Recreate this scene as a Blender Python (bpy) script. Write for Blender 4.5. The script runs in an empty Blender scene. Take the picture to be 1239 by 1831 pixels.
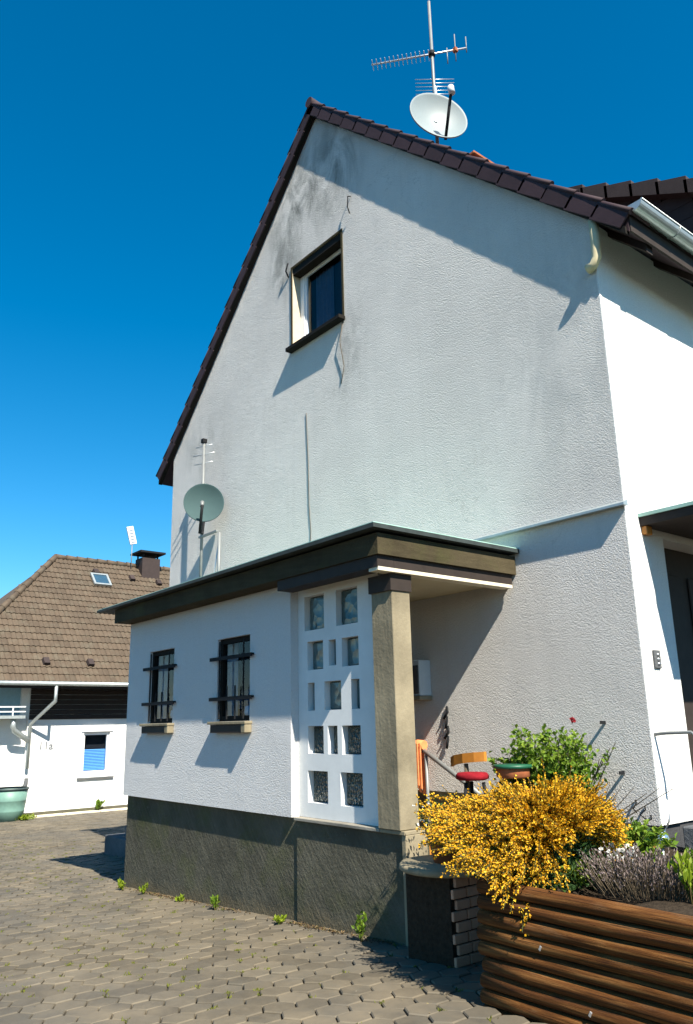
import bpy, bmesh, math, random
from mathutils import Vector, Matrix, Quaternion
from mathutils.geometry import tessellate_polygon
random.seed(7)
R = math.radians
SC = bpy.context.scene
COL = SC.collection

# ------------------------------------------------------------------ camera, sky, sun, exposure
F_PX, YAW, PITCH, ROLL = 1393.8, R(50.919), R(14.555), R(-1.202)
EYE = Vector((3.255, -5.570, 0.0))          # eye height is z = 0, the yard lies about 1.5 m below
fw = Vector((-math.sin(YAW)*math.cos(PITCH), math.cos(YAW)*math.cos(PITCH), math.sin(PITCH)))
rt = Vector((math.cos(YAW), math.sin(YAW), 0)); up = rt.cross(fw)
r2 = rt*math.cos(ROLL) + up*math.sin(ROLL); u2 = -rt*math.sin(ROLL) + up*math.cos(ROLL)
cam = bpy.data.cameras.new('camera'); cam_o = bpy.data.objects.new('camera', cam); COL.objects.link(cam_o)
m = Matrix((r2, u2, -fw)).transposed().to_4x4(); m.translation = EYE
cam_o.matrix_world = m
cam.sensor_fit = 'VERTICAL'; cam.sensor_height = 36; cam.lens = F_PX/1831*36
cam.shift_x = 11.5/1831; cam.shift_y = 15.5/1831
cam.clip_start = .05; cam.clip_end = 2000
SC.camera = cam_o

LIGHT = Vector((-5.08, 1.12, -5.4)).normalized()
SUN_EL = math.asin(-LIGHT.z); SUN_AZ = math.atan2(-LIGHT.x, -LIGHT.y)
W = bpy.data.worlds.new('World'); SC.world = W; W.use_nodes = True
nt = W.node_tree; nt.nodes.clear()
sky = nt.nodes.new('ShaderNodeTexSky'); sky.sky_type = 'NISHITA'; sky.sun_disc = False
sky.sun_elevation = SUN_EL; sky.sun_rotation = SUN_AZ
sky.altitude = 300; sky.air_density = 1.0; sky.dust_density = 0.1; sky.ozone_density = 4.0
hs = nt.nodes.new('ShaderNodeHueSaturation'); hs.inputs['Saturation'].default_value = 1.4; hs.inputs['Hue'].default_value = .489
bg = nt.nodes.new('ShaderNodeBackground'); bg.inputs[1].default_value = 0.074
wo = nt.nodes.new('ShaderNodeOutputWorld')
nt.links.new(sky.outputs[0], hs.inputs['Color']); nt.links.new(hs.outputs[0], bg.inputs[0]); nt.links.new(bg.outputs[0], wo.inputs[0])
sl = bpy.data.lights.new('sun', 'SUN'); sl.energy = 5.0; sl.angle = R(.5); sl.color = (1, .93, .80)
so = bpy.data.objects.new('sun', sl); COL.objects.link(so)
so.rotation_euler = LIGHT.to_track_quat('-Z', 'Y').to_euler(); so.location = (12, -6, 14)
vs = SC.view_settings; vs.view_transform = 'Standard'; vs.look = 'None'; vs.gamma = 1; vs.use_curve_mapping = False
vs.exposure = 1.27
SC.cycles.max_bounces = 6

# ------------------------------------------------------------------ helpers: objects
ORI = {}
def link(name, data, parent=None, loc=None):
    o = bpy.data.objects.new(name, data); COL.objects.link(o)
    if parent is not None: o.parent = parent
    if loc is not None: o.location = loc
    return o
def thing(name, label, cat, loc=(0, 0, 0), group=None):
    o = link(name, None, None, loc); o.empty_display_size = .1
    o['label'] = label; o['category'] = cat
    if group: o['group'] = group
    ORI[o.name] = Vector(loc); return o
def tag(o, label, cat, group=None):
    o['label'] = label; o['category'] = cat
    if group: o['group'] = group
    return o
def origin(o):
    while o is not None:
        if o.name in ORI: return ORI[o.name]
        o = o.parent
    return Vector((0, 0, 0))
def mesh(name, bm, mats, smooth=False):
    me = bpy.data.meshes.new(name); bm.to_mesh(me); bm.free()
    for mt in (mats if isinstance(mats, (list, tuple)) else [mats]): me.materials.append(mt)
    if smooth:
        for p in me.polygons: p.use_smooth = True
    return me
def part(name, bm, mats, parent, smooth=False, label=None, stuff=False):
    """one mesh object under its thing; the shapes come in world coordinates"""
    bmesh.ops.translate(bm, verts=bm.verts, vec=-origin(parent))
    o = link(name, mesh(name, bm, mats, smooth), parent)
    if label: o['label'] = label
    if stuff: o['kind'] = 'stuff'
    return o
def single(name, bm, mats, label, cat, loc, smooth=False, group=None):
    bmesh.ops.translate(bm, verts=bm.verts, vec=-Vector(loc))
    o = link(name, mesh(name, bm, mats, smooth), None, loc)
    return tag(o, label, cat, group)
def structure(name, bm, mats, smooth=False):
    o = link(name, mesh(name, bm, mats, smooth)); o['kind'] = 'structure'; return o
def piece(name, me, parent, loc, rot=None, scale=None):
    """a repeat that shares its mesh"""
    o = bpy.data.objects.new(name, me); COL.objects.link(o); o.parent = parent
    o.location = Vector(loc) - origin(parent)
    if rot is not None: o.rotation_euler = rot
    if scale is not None: o.scale = scale
    return o

# ------------------------------------------------------------------ helpers: shapes
def B(): return bmesh.new()
def box(bm, lo, hi, bevel=0, mat=0, rot=None, piv=None):
    r = bmesh.ops.create_cube(bm, size=1)
    vs_ = r['verts']
    lo = Vector(lo); hi = Vector(hi); c = (lo+hi)/2; d = hi-lo
    for v in vs_: v.co = Vector((v.co.x*d.x, v.co.y*d.y, v.co.z*d.z)) + c
    if bevel:
        es = list({e for v in vs_ for e in v.link_edges})
        g = bmesh.ops.bevel(bm, geom=es, offset=bevel, segments=1, affect='EDGES', profile=.5)
        vs_ = list({v for f in g['faces'] for v in f.verts} | {v for v in vs_ if v.is_valid})
    for v in vs_:
        for f in v.link_faces: f.material_index = mat
    if rot is not None:
        bmesh.ops.rotate(bm, verts=vs_, cent=piv if piv is not None else c, matrix=rot)
    return vs_
def frame_of(d):
    d = d.normalized(); a = Vector((0, 0, 1)) if abs(d.z) < .9 else Vector((1, 0, 0))
    x = d.cross(a).normalized(); return x, d.cross(x).normalized()
def tube(bm, pts, rad, seg=8, cap=True, mat=0):
    pts = [Vector(p) for p in pts]; rings = []
    n = len(pts)
    for i, p in enumerate(pts):
        d = (pts[min(i+1, n-1)] - pts[max(i-1, 0)])
        x, y = frame_of(d)
        if rings:      # keep the twist small
            x = (px - d.normalized()*px.dot(d.normalized())).normalized(); y = d.normalized().cross(x)
        px = x
        r_ = rad[i] if isinstance(rad, (list, tuple)) else rad
        rings.append([bm.verts.new(p + x*r_*math.cos(2*math.pi*k/seg) + y*r_*math.sin(2*math.pi*k/seg)) for k in range(seg)])
    for a, b in zip(rings, rings[1:]):
        for k in range(seg):
            f = bm.faces.new((a[k], a[(k+1) % seg], b[(k+1) % seg], b[k])); f.smooth = True; f.material_index = mat
    if cap and seg > 2:
        for rg in (rings[0][::-1], rings[-1]):
            f = bm.faces.new(rg); f.material_index = mat
def lathe(bm, prof, c, seg=24, axis=None, mat=0):
    """profile of (radius, height) turned round an axis through c"""
    c = Vector(c); d = Vector(axis).normalized() if axis is not None else Vector((0, 0, 1)); x, y = frame_of(d)
    rings = []
    for (r_, h) in prof:
        if r_ < 1e-5: rings.append([bm.verts.new(c+d*h)])
        else: rings.append([bm.verts.new(c + d*h + x*r_*math.cos(2*math.pi*k/seg) + y*r_*math.sin(2*math.pi*k/seg)) for k in range(seg)])
    for a, b in zip(rings, rings[1:]):
        for k in range(seg):
            k2 = (k+1) % seg
            if len(a) == 1 and len(b) == 1: continue
            if len(a) == 1: f = bm.faces.new((a[0], b[k2], b[k]))
            elif len(b) == 1: f = bm.faces.new((a[k], a[k2], b[0]))
            else: f = bm.faces.new((a[k], a[k2], b[k2], b[k]))
            f.smooth = True; f.material_index = mat
    bmesh.ops.recalc_face_normals(bm, faces=bm.faces)
def prism(bm, pts, vec, mat=0):
    """a flat outline swept along vec"""
    vec = Vector(vec); a = [bm.verts.new(p) for p in pts]; b = [bm.verts.new(Vector(p)+vec) for p in pts]
    n = len(a); fs = [bm.faces.new(a), bm.faces.new(b[::-1])]
    for i in range(n): fs.append(bm.faces.new((a[i], b[i], b[(i+1) % n], a[(i+1) % n])))
    for f in fs: f.material_index = mat
    bmesh.ops.recalc_face_normals(bm, faces=fs)
def wall(bm, outer, holes, P, depth, mat=0, rim=0):
    """wall of real thickness with openings cut through; P maps (u, v, w) to the world, w = 0 is the face"""
    loops = [outer] + holes
    flat = [p for lp in loops for p in lp]
    tri = tessellate_polygon([[Vector((p[0], p[1], 0)) for p in lp] for lp in loops])
    for w in (0, depth):
        vsx = [bm.verts.new(P(p[0], p[1], w)) for p in flat]
        for t in tri:
            f = bm.faces.new([vsx[i] for i in t]); f.material_index = mat
    for li, lp in enumerate(loops):
        n = len(lp)
        for i in range(n):
            a, b = lp[i], lp[(i+1) % n]
            f = bm.faces.new([bm.verts.new(P(*a, 0)), bm.verts.new(P(*b, 0)), bm.verts.new(P(*b, depth)), bm.verts.new(P(*a, depth))])
            f.material_index = rim if li else mat
    bmesh.ops.remove_doubles(bm, verts=bm.verts, dist=1e-5)
    bmesh.ops.recalc_face_normals(bm, faces=bm.faces)
def rect(u0, v0, u1, v1): return [(u0, v0), (u1, v0), (u1, v1), (u0, v1)]
def ring_frame(bm, x0, z0, x1, z1, w, P, d0, d1, mat=0):
    """a rectangular frame of four bars butted end to end; P maps (u, v, w)"""
    for (a, b, c, d) in ((x0, z0, x0+w, z1), (x1-w, z0, x1, z1), (x0+w, z0, x1-w, z0+w), (x0+w, z1-w, x1-w, z1)):
        q = [P(a, b, d0), P(c, b, d0), P(c, d, d0), P(a, d, d0)]
        prism(bm, q, P(a, b, d1)-P(a, b, d0), mat)
def leaf(bm, p, d, n, L, Wd, mat=0, fold=.25):
    d = d.normalized(); s = d.cross(n)
    if s.length < 1e-4: s = d.orthogonal()
    s.normalize(); n = s.cross(d)
    a = bm.verts.new(p); b = bm.verts.new(p+d*L*.5+s*Wd*.5+n*Wd*fold); c = bm.verts.new(p+d*L); e = bm.verts.new(p+d*L*.5-s*Wd*.5+n*Wd*fold)
    mm = bm.verts.new(p+d*L*.55)
    for q in ((a, b, mm), (b, c, mm), (c, e, mm), (e, a, mm)):
        f = bm.faces.new(q); f.material_index = mat
def rv(s=1.0): return Vector((random.uniform(-s, s), random.uniform(-s, s), random.uniform(-s, s)))

# ------------------------------------------------------------------ materials
def new_mat(name, rough=.8, spec=.3, metal=0):
    mt = bpy.data.materials.new(name); mt.use_nodes = True
    b = mt.node_tree.nodes['Principled BSDF']
    b.inputs['Roughness'].default_value = rough; b.inputs['Specular IOR Level'].default_value = spec; b.inputs['Metallic'].default_value = metal
    return mt, mt.node_tree, b
def coords(t, kind='Object', scale=(1, 1, 1)):
    tc = t.nodes.new('ShaderNodeTexCoord'); mp = t.nodes.new('ShaderNodeMapping'); mp.inputs['Scale'].default_value = scale
    if kind == 'World':
        g = t.nodes.new('ShaderNodeNewGeometry'); t.links.new(g.outputs['Position'], mp.inputs[0])
    else: t.links.new(tc.outputs[kind], mp.inputs[0])
    return mp.outputs[0]
def noise(t, co, scale, detail=4, rough=.6, dist=0):
    n = t.nodes.new('ShaderNodeTexNoise'); n.inputs['Scale'].default_value = scale; n.inputs['Detail'].default_value = detail
    n.inputs['Roughness'].default_value = rough; n.inputs['Distortion'].default_value = dist
    t.links.new(co, n.inputs['Vector']); return n.outputs['Fac']
def ramp(t, fac, stops):
    r_ = t.nodes.new('ShaderNodeValToRGB'); e = r_.color_ramp.elements
    e[0].position, e[0].color = stops[0][0], (*stops[0][1], 1); e[1].position, e[1].color = stops[-1][0], (*stops[-1][1], 1)
    for p, c in stops[1:-1]:
        k = e.new(p); k.color = (*c, 1)
    t.links.new(fac, r_.inputs[0]); return r_.outputs[0]
def mix(t, fac, a, b, mode='MIX'):
    mx = t.nodes.new('ShaderNodeMix'); mx.data_type = 'RGBA'; mx.blend_type = mode
    for s, v in ((0, fac), (6, a), (7, b)):
        if isinstance(v, (int, float)): mx.inputs[s].default_value = v
        elif isinstance(v, tuple): mx.inputs[s].default_value = (*v, 1)
        else: t.links.new(v, mx.inputs[s])
    return mx.outputs[2]
def mth(t, op, a, b=None, clamp=False):
    q = t.nodes.new('ShaderNodeMath'); q.operation = op; q.use_clamp = clamp
    for i, v in enumerate((a, b)):
        if v is None: continue
        if isinstance(v, (int, float)): q.inputs[i].default_value = v
        else: t.links.new(v, q.inputs[i])
    return q.outputs[0]
def bump(t, b, h, strength=.4, dist=.01):
    bp = t.nodes.new('ShaderNodeBump'); bp.inputs['Strength'].default_value = strength; bp.inputs['Distance'].default_value = dist
    t.links.new(h, bp.inputs['Height']); t.links.new(bp.outputs[0], b.inputs['Normal'])
def setc(t, b, col):
    if isinstance(col, tuple): b.inputs['Base Color'].default_value = (*col, 1)
    else: t.links.new(col, b.inputs['Base Color'])
def var(t, base, amt=.25, scale=8, co=None, tint=None):
    co = co or coords(t)
    return ramp(t, noise(t, co, scale, 5), [(.25, tuple(c*(1-amt) for c in base)), (.75, tuple(min(1, c*(1+amt)) for c in (tint or base)))])
def simple(name, base, rough=.6, spec=.4, metal=0, amt=.18, scale=12, bmp=0, bscale=80, bd=.004):
    mt, t, b = new_mat(name, rough, spec, metal); co = coords(t)
    setc(t, b, var(t, base, amt, scale, co))
    if bmp: bump(t, b, noise(t, co, bscale, 4), bmp, bd)
    return mt
def blob(t, pos, c, rad, soft=.5):
    """a stain with its own place and shape: 1 inside, 0 outside (distances measured with per-axis radii)"""
    v = t.nodes.new('ShaderNodeVectorMath'); v.operation = 'SUBTRACT'; t.links.new(pos, v.inputs[0]); v.inputs[1].default_value = c
    d = t.nodes.new('ShaderNodeVectorMath'); d.operation = 'DIVIDE'; t.links.new(v.outputs[0], d.inputs[0]); d.inputs[1].default_value = rad
    l = t.nodes.new('ShaderNodeVectorMath'); l.operation = 'LENGTH'; t.links.new(d.outputs[0], l.inputs[0])
    mr = t.nodes.new('ShaderNodeMapRange'); mr.inputs[1].default_value = 1; mr.inputs[2].default_value = soft; mr.inputs[3].default_value = 0; mr.inputs[4].default_value = 1
    t.links.new(l.outputs['Value'], mr.inputs[0]); return mr.outputs[0]

def plaster(name, base, stain=.12, coarse=1.0, blobs=()):
    mt, t, b = new_mat(name, .92, .15); co = coords(t, 'World')
    c = ramp(t, noise(t, co, .7, 7, .62), [(.3, tuple(x*(1-stain) for x in base)), (.7, tuple(min(.9, x*(1+stain*.5)) for x in base))])
    # rain streaks: noise drawn out down the wall
    st = noise(t, coords(t, 'World', (7, 7, .35)), 1.6, 5, .6)
    c = mix(t, mth(t, 'MULTIPLY', ramp(t, st, [(.52, (0, 0, 0)), (.8, (1, 1, 1))]), stain*1.6), c, tuple(x*.62 for x in base))
    cn = noise(t, co, .8, 6, .62, .4); ab = mth(t, 'ABSOLUTE', mth(t, 'SUBTRACT', cn, .5))
    cm = mth(t, 'MULTIPLY', ramp(t, ab, [(.0012, (1, 1, 1)), (.003, (0, 0, 0))]), ramp(t, noise(t, co, .6, 2), [(.52, (0, 0, 0)), (.58, (1, 1, 1))]))
    c = mix(t, mth(t, 'MULTIPLY', cm, .5), c, tuple(x*.45 for x in base))
    fine = noise(t, co, 55, 3, .7)
    c = mix(t, .28, c, ramp(t, fine, [(.3, tuple(x*.72 for x in base)), (.7, tuple(min(.92, x*1.1) for x in base))]))
    for (cc, rad, col, amt, sc) in blobs:
        f = mth(t, 'MULTIPLY', blob(t, co, cc, rad, .1), ramp(t, noise(t, coords(t, 'World', (1, 1, .5)), sc, 6, .7, .6), [(.42, (0, 0, 0)), (.62, (1, 1, 1))]))
        c = mix(t, mth(t, 'MULTIPLY', f, amt), c, col)
    setc(t, b, c)
    vr = t.nodes.new('ShaderNodeTexVoronoi'); vr.inputs['Scale'].default_value = 78*coarse; vr.inputs['Randomness'].default_value = 1
    wv_ = t.nodes.new('ShaderNodeVectorMath'); wv_.operation = 'ADD'; t.links.new(co, wv_.inputs[0])
    nz = t.nodes.new('ShaderNodeTexNoise'); nz.inputs['Scale'].default_value = 30; t.links.new(co, nz.inputs['Vector'])
    sc_ = t.nodes.new('ShaderNodeVectorMath'); sc_.operation = 'SCALE'; sc_.inputs['Scale'].default_value = .02; t.links.new(nz.outputs['Color'], sc_.inputs[0]); t.links.new(sc_.outputs[0], wv_.inputs[1]); t.links.new(wv_.outputs[0], vr.inputs['Vector'])
    patch = ramp(t, noise(t, co, .45, 4, .6), [(.35, (.45, .45, .45)), (.65, (1, 1, 1))])
    gr_h = mth(t, 'MULTIPLY', mth(t, 'SUBTRACT', 1.0, vr.outputs['Distance']), patch)
    h = mth(t, 'ADD', mth(t, 'ADD', mth(t, 'MULTIPLY', gr_h, .75), mth(t, 'MULTIPLY', noise(t, co, 130*coarse, 4, .85), .8)), mth(t, 'MULTIPLY', noise(t, co, 2.6, 4), 1.4))
    bump(t, b, h, .9, .012)
    return mt
dirt = (.12, .13, .12)
M = {}
M['gable'] = plaster('gable_roughcast', (.66, .635, .605), .16, 1.0, [
    ((-4.4, 0, 7.1), (.9, 1, 1.2), dirt, .9, 3.0), ((-3.6, 0, 7.1), (.75, 1, 1.1), dirt, .9, 2.2), ((-4.75, 0, 6.4), (.55, 1, .9), dirt, .6, 4.0),
    ((-4.75, 0, 6.2), (.5, 1, .5), dirt, .5, 5.0), ((-3.3, 0, 4.4), (.35, 1, .9), dirt, .3, 6.0),
    ((-6.9, 0, 4.2), (.9, 1, .6), (.3, .3, .28), .5, 5.0), ((-.3, 0, 3.0), (1.2, 1, 1.6), (.36, .37, .37), .5, 2.5), ((-3.5, 0, 4.35), (.16, 1, .75), (.25, .25, .24), .7, 9.0), ((-4.5, 0, 5.9), (.35, 1, 1.3), (.22, .22, .2), .45, 7.0)])
M['white'] = plaster('white_render', (.80, .79, .76), .05, 1.0)
M['annex'] = plaster('annex_render', (.66, .65, .64), .06, 1.0)
M['glasswall'] = simple('painted_cast_concrete', (.66, .67, .66), .8, .2, amt=.06, scale=6, bmp=.3, bscale=90)
M['neigh'] = plaster('neighbour_white_render', (.82, .82, .80), .04, .8)
def concrete(name, base, streak=.3, tilt=.6, bstr=.5, moss=0):
    mt, t, b = new_mat(name, .92, .12); co = coords(t, 'World')
    c = ramp(t, noise(t, co, 1.8, 7, .65), [(.3, tuple(x*.62 for x in base)), (.72, tuple(x*1.3 for x in base))])
    g = t.nodes.new('ShaderNodeMapping'); g.vector_type = 'TEXTURE'; g.inputs['Rotation'].default_value = (0, tilt, 0); g.inputs['Scale'].default_value = (.4, .3, .03); t.links.new(coords(t, 'World'), g.inputs[0])
    sk = noise(t, g.outputs[0], 1.0, 4, .6)
    c = mix(t, mth(t, 'MULTIPLY', ramp(t, sk, [(.45, (0, 0, 0)), (.7, (1, 1, 1))]), streak), c, tuple(x*1.75 for x in base))
    if moss:
        c = mix(t, mth(t, 'MULTIPLY', ramp(t, noise(t, co, 2.4, 6, .7), [(.5, (0, 0, 0)), (.7, (1, 1, 1))]), moss), c, (.06, .07, .02))
    if name.startswith('scraped'):
        sx = t.nodes.new('ShaderNodeSeparateXYZ'); t.links.new(co, sx.inputs[0])
        hz_ = mth(t, 'ADD', mth(t, 'SUBTRACT', sx.outputs['Z'], mth(t, 'MULTIPLY', sx.outputs['X'], .054)), mth(t, 'MULTIPLY', noise(t, co, 5, 6, .75), -.34))
        c = mix(t, mth(t, 'MULTIPLY', ramp(t, mth(t, 'ADD', hz_, 1.62), [(.0, (1, 1, 1)), (.12, (0, 0, 0))]), .75), c, (.13, .105, .065))
        sp_ = noise(t, co, 11, 5, .8); c = mix(t, mth(t, 'MULTIPLY', ramp(t, sp_, [(.62, (0, 0, 0)), (.68, (1, 1, 1))]), .5), c, (.16, .15, .12))
    setc(t, b, c); bump(t, b, mth(t, 'ADD', mth(t, 'MULTIPLY', sk, .7), mth(t, 'ADD', noise(t, co, 38, 4, .7), noise(t, co, 9, 3))), bstr, .012)
    return mt
M['plinth'] = concrete('scraped_grey_plinth', (.085, .080, .060), .28, .85, 1.0, .5)
M['dark_plinth'] = concrete('dark_painted_plinth', (.045, .045, .047), .15)
M['fascia'] = concrete('weathered_concrete_fascia', (.056, .045, .026), .25, .1, .35, .3)
M['pillar'] = concrete('pale_beige_concrete', (.235, .20, .135), .2, 1.5, .25)
M['step'] = concrete('concrete_step', (.26, .24, .2), .2, .1, .3)
M['soffit'] = simple('cream_soffit_paint', (.52, .46, .31), .8, .2, amt=.1, scale=3)
M['beam'] = simple('dark_brown_stained_wood', (.028, .02, .016), .7, .3, amt=.25, scale=9)
M['creamedge'] = simple('cream_painted_board', (.62, .56, .42), .7, .3, amt=.1)
M['felt'] = simple('roofing_felt_edge', (.03, .04, .04), .8, .3, amt=.3)
M['copper'] = simple('verdigris_roof_sheet', (.30, .48, .42), .7, .3, amt=.2, scale=3)
def tile_mat(name, base, amt=.35, moss=None):
    mt, t, b = new_mat(name, .75, .3); co = coords(t, 'World')
    oi = t.nodes.new('ShaderNodeObjectInfo'); ge = t.nodes.new('ShaderNodeNewGeometry')
    rnd = mth(t, 'FRACT', mth(t, 'ADD', oi.outputs['Random'], ge.outputs['Random Per Island']))
    c = ramp(t, rnd, [(0, tuple(x*(1-amt) for x in base)), (.5, base), (1, tuple(x*(1+amt) for x in base))])
    c = mix(t, .38, c, ramp(t, noise(t, co, 9, 6, .7), [(.3, tuple(x*.55 for x in base)), (.7, tuple(x*1.35 for x in base))]))
    if name.startswith('hexagonal'):
        pz = noise(t, co, .55, 4, .6, .5)
        c = mix(t, mth(t, 'MULTIPLY', ramp(t, pz, [(.42, (0, 0, 0)), (.60, (1, 1, 1))]), .75), c, mix(t, .5, c, (.075, .072, .066)))
        c = mix(t, mth(t, 'MULTIPLY', ramp(t, noise(t, co, 1.3, 5, .65), [(.5, (0, 0, 0)), (.68, (1, 1, 1))]), .6), c, (.19, .155, .105))
    if moss: c = mix(t, mth(t, 'MULTIPLY', ramp(t, noise(t, co, 3, 6, .7), [(.5, (0, 0, 0)), (.72, (1, 1, 1))]), .5), c, moss)
    setc(t, b, c); bump(t, b, noise(t, co, 70, 4), .3, .004)
    return mt
M['verge'] = tile_mat('plum_brown_roof_tile', (.040, .022, .027), .25)
M['darktile'] = tile_mat('dark_brown_roof_tile', (.04, .028, .026), .25)
M['roof_n'] = tile_mat('weathered_tan_roof_tile', (.085, .062, .042), .22, (.12, .11, .08))
M['paver'] = tile_mat('hexagonal_concrete_paver', (.118, .098, .068), .42, (.09, .085, .07))
M['pink'] = tile_mat('salmon_brick', (.50, .28, .18), .12)
M['zinc'] = simple('zinc', (.42, .46, .46), .45, .5, .6, amt=.15)
M['beige_pipe'] = simple('beige_plastic_pipe', (.55, .48, .30), .5, .4, amt=.12)
M['white_paint'] = simple('white_gloss_frame', (.78, .79, .80), .35, .5, amt=.04)
M['reveal'] = simple('beige_window_reveal', (.52, .45, .33), .8, .2, amt=.12)
M['brownframe'] = simple('dark_brown_window_frame', (.012, .010, .008), .8, .15, amt=.2)
M['iron'] = simple('black_iron', (.009, .010, .012), .75, .2, amt=.3)
M['steel'] = simple('galvanised_steel', (.45, .46, .47), .4, .5, .8, amt=.1)
M['greysteel'] = simple('grey_painted_pole', (.20, .21, .21), .5, .4, .2, amt=.12)
M['dish_dark'] = simple('slate_grey_dish_paint', (.05, .085, .088), .85, .1, amt=.06, scale=5)
M['dish_light'] = simple('light_grey_dish_paint', (.21, .25, .26), .5, .4, amt=.05, scale=5)
M['alu'] = simple('aluminium_rod', (.6, .6, .6), .35, .5, .7, amt=.08)
M['dark'] = simple('unlit_room', (.012, .012, .014), .9, .1, amt=.2)
M['curtain'] = simple('white_net_curtain', (.045, .06, .085), .9, .1, amt=.12, scale=20)
M['blue_blind'] = simple('blue_pleated_blind', (.12, .30, .58), .8, .2, amt=.08)
M['lightblue'] = simple('light_blue_glaze', (.25, .42, .5), .3, .5, amt=.12)
M['log'] = None
def wood_log():
    mt, t, b = new_mat('brown_stained_log', .85, .15)
    co = coords(t, 'World', (1.6, 34, 34)); oi = t.nodes.new('ShaderNodeObjectInfo')
    c = ramp(t, noise(t, co, 1.5, 6, .65, .4), [(.30, (.016, .005, .002)), (.5, (.10, .038, .008)), (.72, (.27, .13, .04))])
    c = mix(t, mth(t, 'MULTIPLY', oi.outputs['Random'], .45), c, (.12, .045, .015))
    kv = t.nodes.new('ShaderNodeTexVoronoi'); kv.inputs['Scale'].default_value = 1.0; t.links.new(coords(t, 'World', (3.0, 12, 12)), kv.inputs['Vector'])
    c = mix(t, mth(t, 'MULTIPLY', ramp(t, kv.outputs['Distance'], [(.06, (1, 1, 1)), (.16, (0, 0, 0))]), .8), c, (.02, .008, .004))
    ck = noise(t, coords(t, 'World', (.9, 70, 70)), 1.6, 3, .5)
    c = mix(t, mth(t, 'MULTIPLY', ramp(t, ck, [(.60, (0, 0, 0)), (.66, (1, 1, 1))]), .75), c, (.018, .008, .004))
    wx = ramp(t, noise(t, coords(t, 'World', (1, 5, 5)), 3, 6, .7), [(.55, (0, 0, 0)), (.75, (1, 1, 1))])
    c = mix(t, mth(t, 'MULTIPLY', wx, .4), c, (.20, .125, .065))
    setc(t, b, c); kn = t.nodes.new('ShaderNodeTexVoronoi'); kn.inputs['Scale'].default_value = 1.0; t.links.new(coords(t, 'World', (3.2, 13, 13)), kn.inputs['Vector'])
    bump(t, b, mth(t, 'ADD', noise(t, co, 2.5, 6, .75), mth(t, 'MULTIPLY', noise(t, coords(t, 'World', (1.2, 60, 60)), 2, 3), .6)), .9, .007); return mt
M['log'] = wood_log()
M['soil'] = simple('dark_soil', (.035, .026, .018), .95, .1, amt=.4, scale=30, bmp=.8, bscale=40, bd=.02)
M['terracotta'] = simple('terracotta', (.32, .105, .045), .8, .2, amt=.25, scale=14, bmp=.2)
M['orange'] = simple('orange_cloth', (.75, .26, .10), .9, .1, amt=.2, scale=18, bmp=.3)
M['ochre'] = simple('ochre_varnished_wood', (.42, .17, .025), .5, .4, amt=.25, scale=8)
M['red'] = simple('red_cushion', (.20, .010, .016), .9, .1, amt=.4, scale=22, bmp=.4, bscale=60)
M['greentop'] = simple('dark_green_enamel', (.012, .085, .045), .45, .4, amt=.2)
M['binpl'] = simple('pale_green_plastic_bin', (.13, .24, .20), .5, .4, amt=.1)
M['bindark'] = simple('dark_bin_rim', (.04, .06, .06), .5, .4)
M['brickred'] = tile_mat('red_chimney_brick', (.26, .1, .06), .3)
M['greystone'] = concrete('dark_grey_stone_post', (.10, .105, .11), .2)
M['chrome'] = simple('polished_blue_glass_ball', (.35, .5, .62), .08, .8, .7, amt=.05)
M['mailbox'] = simple('pale_mailbox_enamel', (.5, .55, .58), .4, .5, amt=.06)
def leafmat(name, cols, rough=.55, trans=.35):
    mt, t, b = new_mat(name, rough, .35)
    ge = t.nodes.new('ShaderNodeNewGeometry')
    n = len(cols); c = ramp(t, ge.outputs['Random Per Island'], [(i/(n-1), cc) for i, cc in enumerate(cols)])
    setc(t, b, c)
    tr = t.nodes.new('ShaderNodeBsdfTranslucent'); t.links.new(c, tr.inputs[0])
    ms = t.nodes.new('ShaderNodeMixShader'); ms.inputs[0].default_value = trans
    out = t.nodes['Material Output']; t.links.new(b.outputs[0], ms.inputs[1]); t.links.new(tr.outputs[0], ms.inputs[2]); t.links.new(ms.outputs[0], out.inputs[0])
    return mt
M['broom'] = leafmat('golden_broom_blossom', [(.46, .20, .008), (.66, .36, .010), (.74, .45, .014), (.58, .28, .008), (.80, .56, .04)], .7, .25)
M['broomstem'] = leafmat('broom_twig', [(.05, .07, .015), (.09, .06, .02)], .8, .1)
M['green'] = leafmat('bright_green_leaf', [(.07, .15, .012), (.14, .24, .018), (.22, .31, .03), (.06, .12, .012)], .5, .4)
M['darkgreen'] = leafmat('deep_green_leaf', [(.02, .055, .012), (.035, .08, .02), (.06, .11, .025)], .5, .3)
M['lime'] = leafmat('lime_leaf', [(.16, .24, .015), (.24, .30, .02)], .5, .4)
M['lav'] = leafmat('faded_lavender_spike', [(.16, .12, .13), (.22, .17, .16), (.12, .10, .09), (.28, .22, .2)], .9, .1)
M['whitefl'] = leafmat('white_petal', [(.75, .74, .7), (.8, .8, .78)], .7, .3)
M['redfl'] = leafmat('crimson_petal', [(.24, .01, .02), (.34, .02, .03)], .6, .3)
M['twig'] = simple('grey_brown_twig', (.10, .08, .055), .9, .1)
M['moss'] = leafmat('joint_moss', [(.09, .11, .015), (.14, .15, .02), (.06, .06, .02)], .9, .1)
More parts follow.
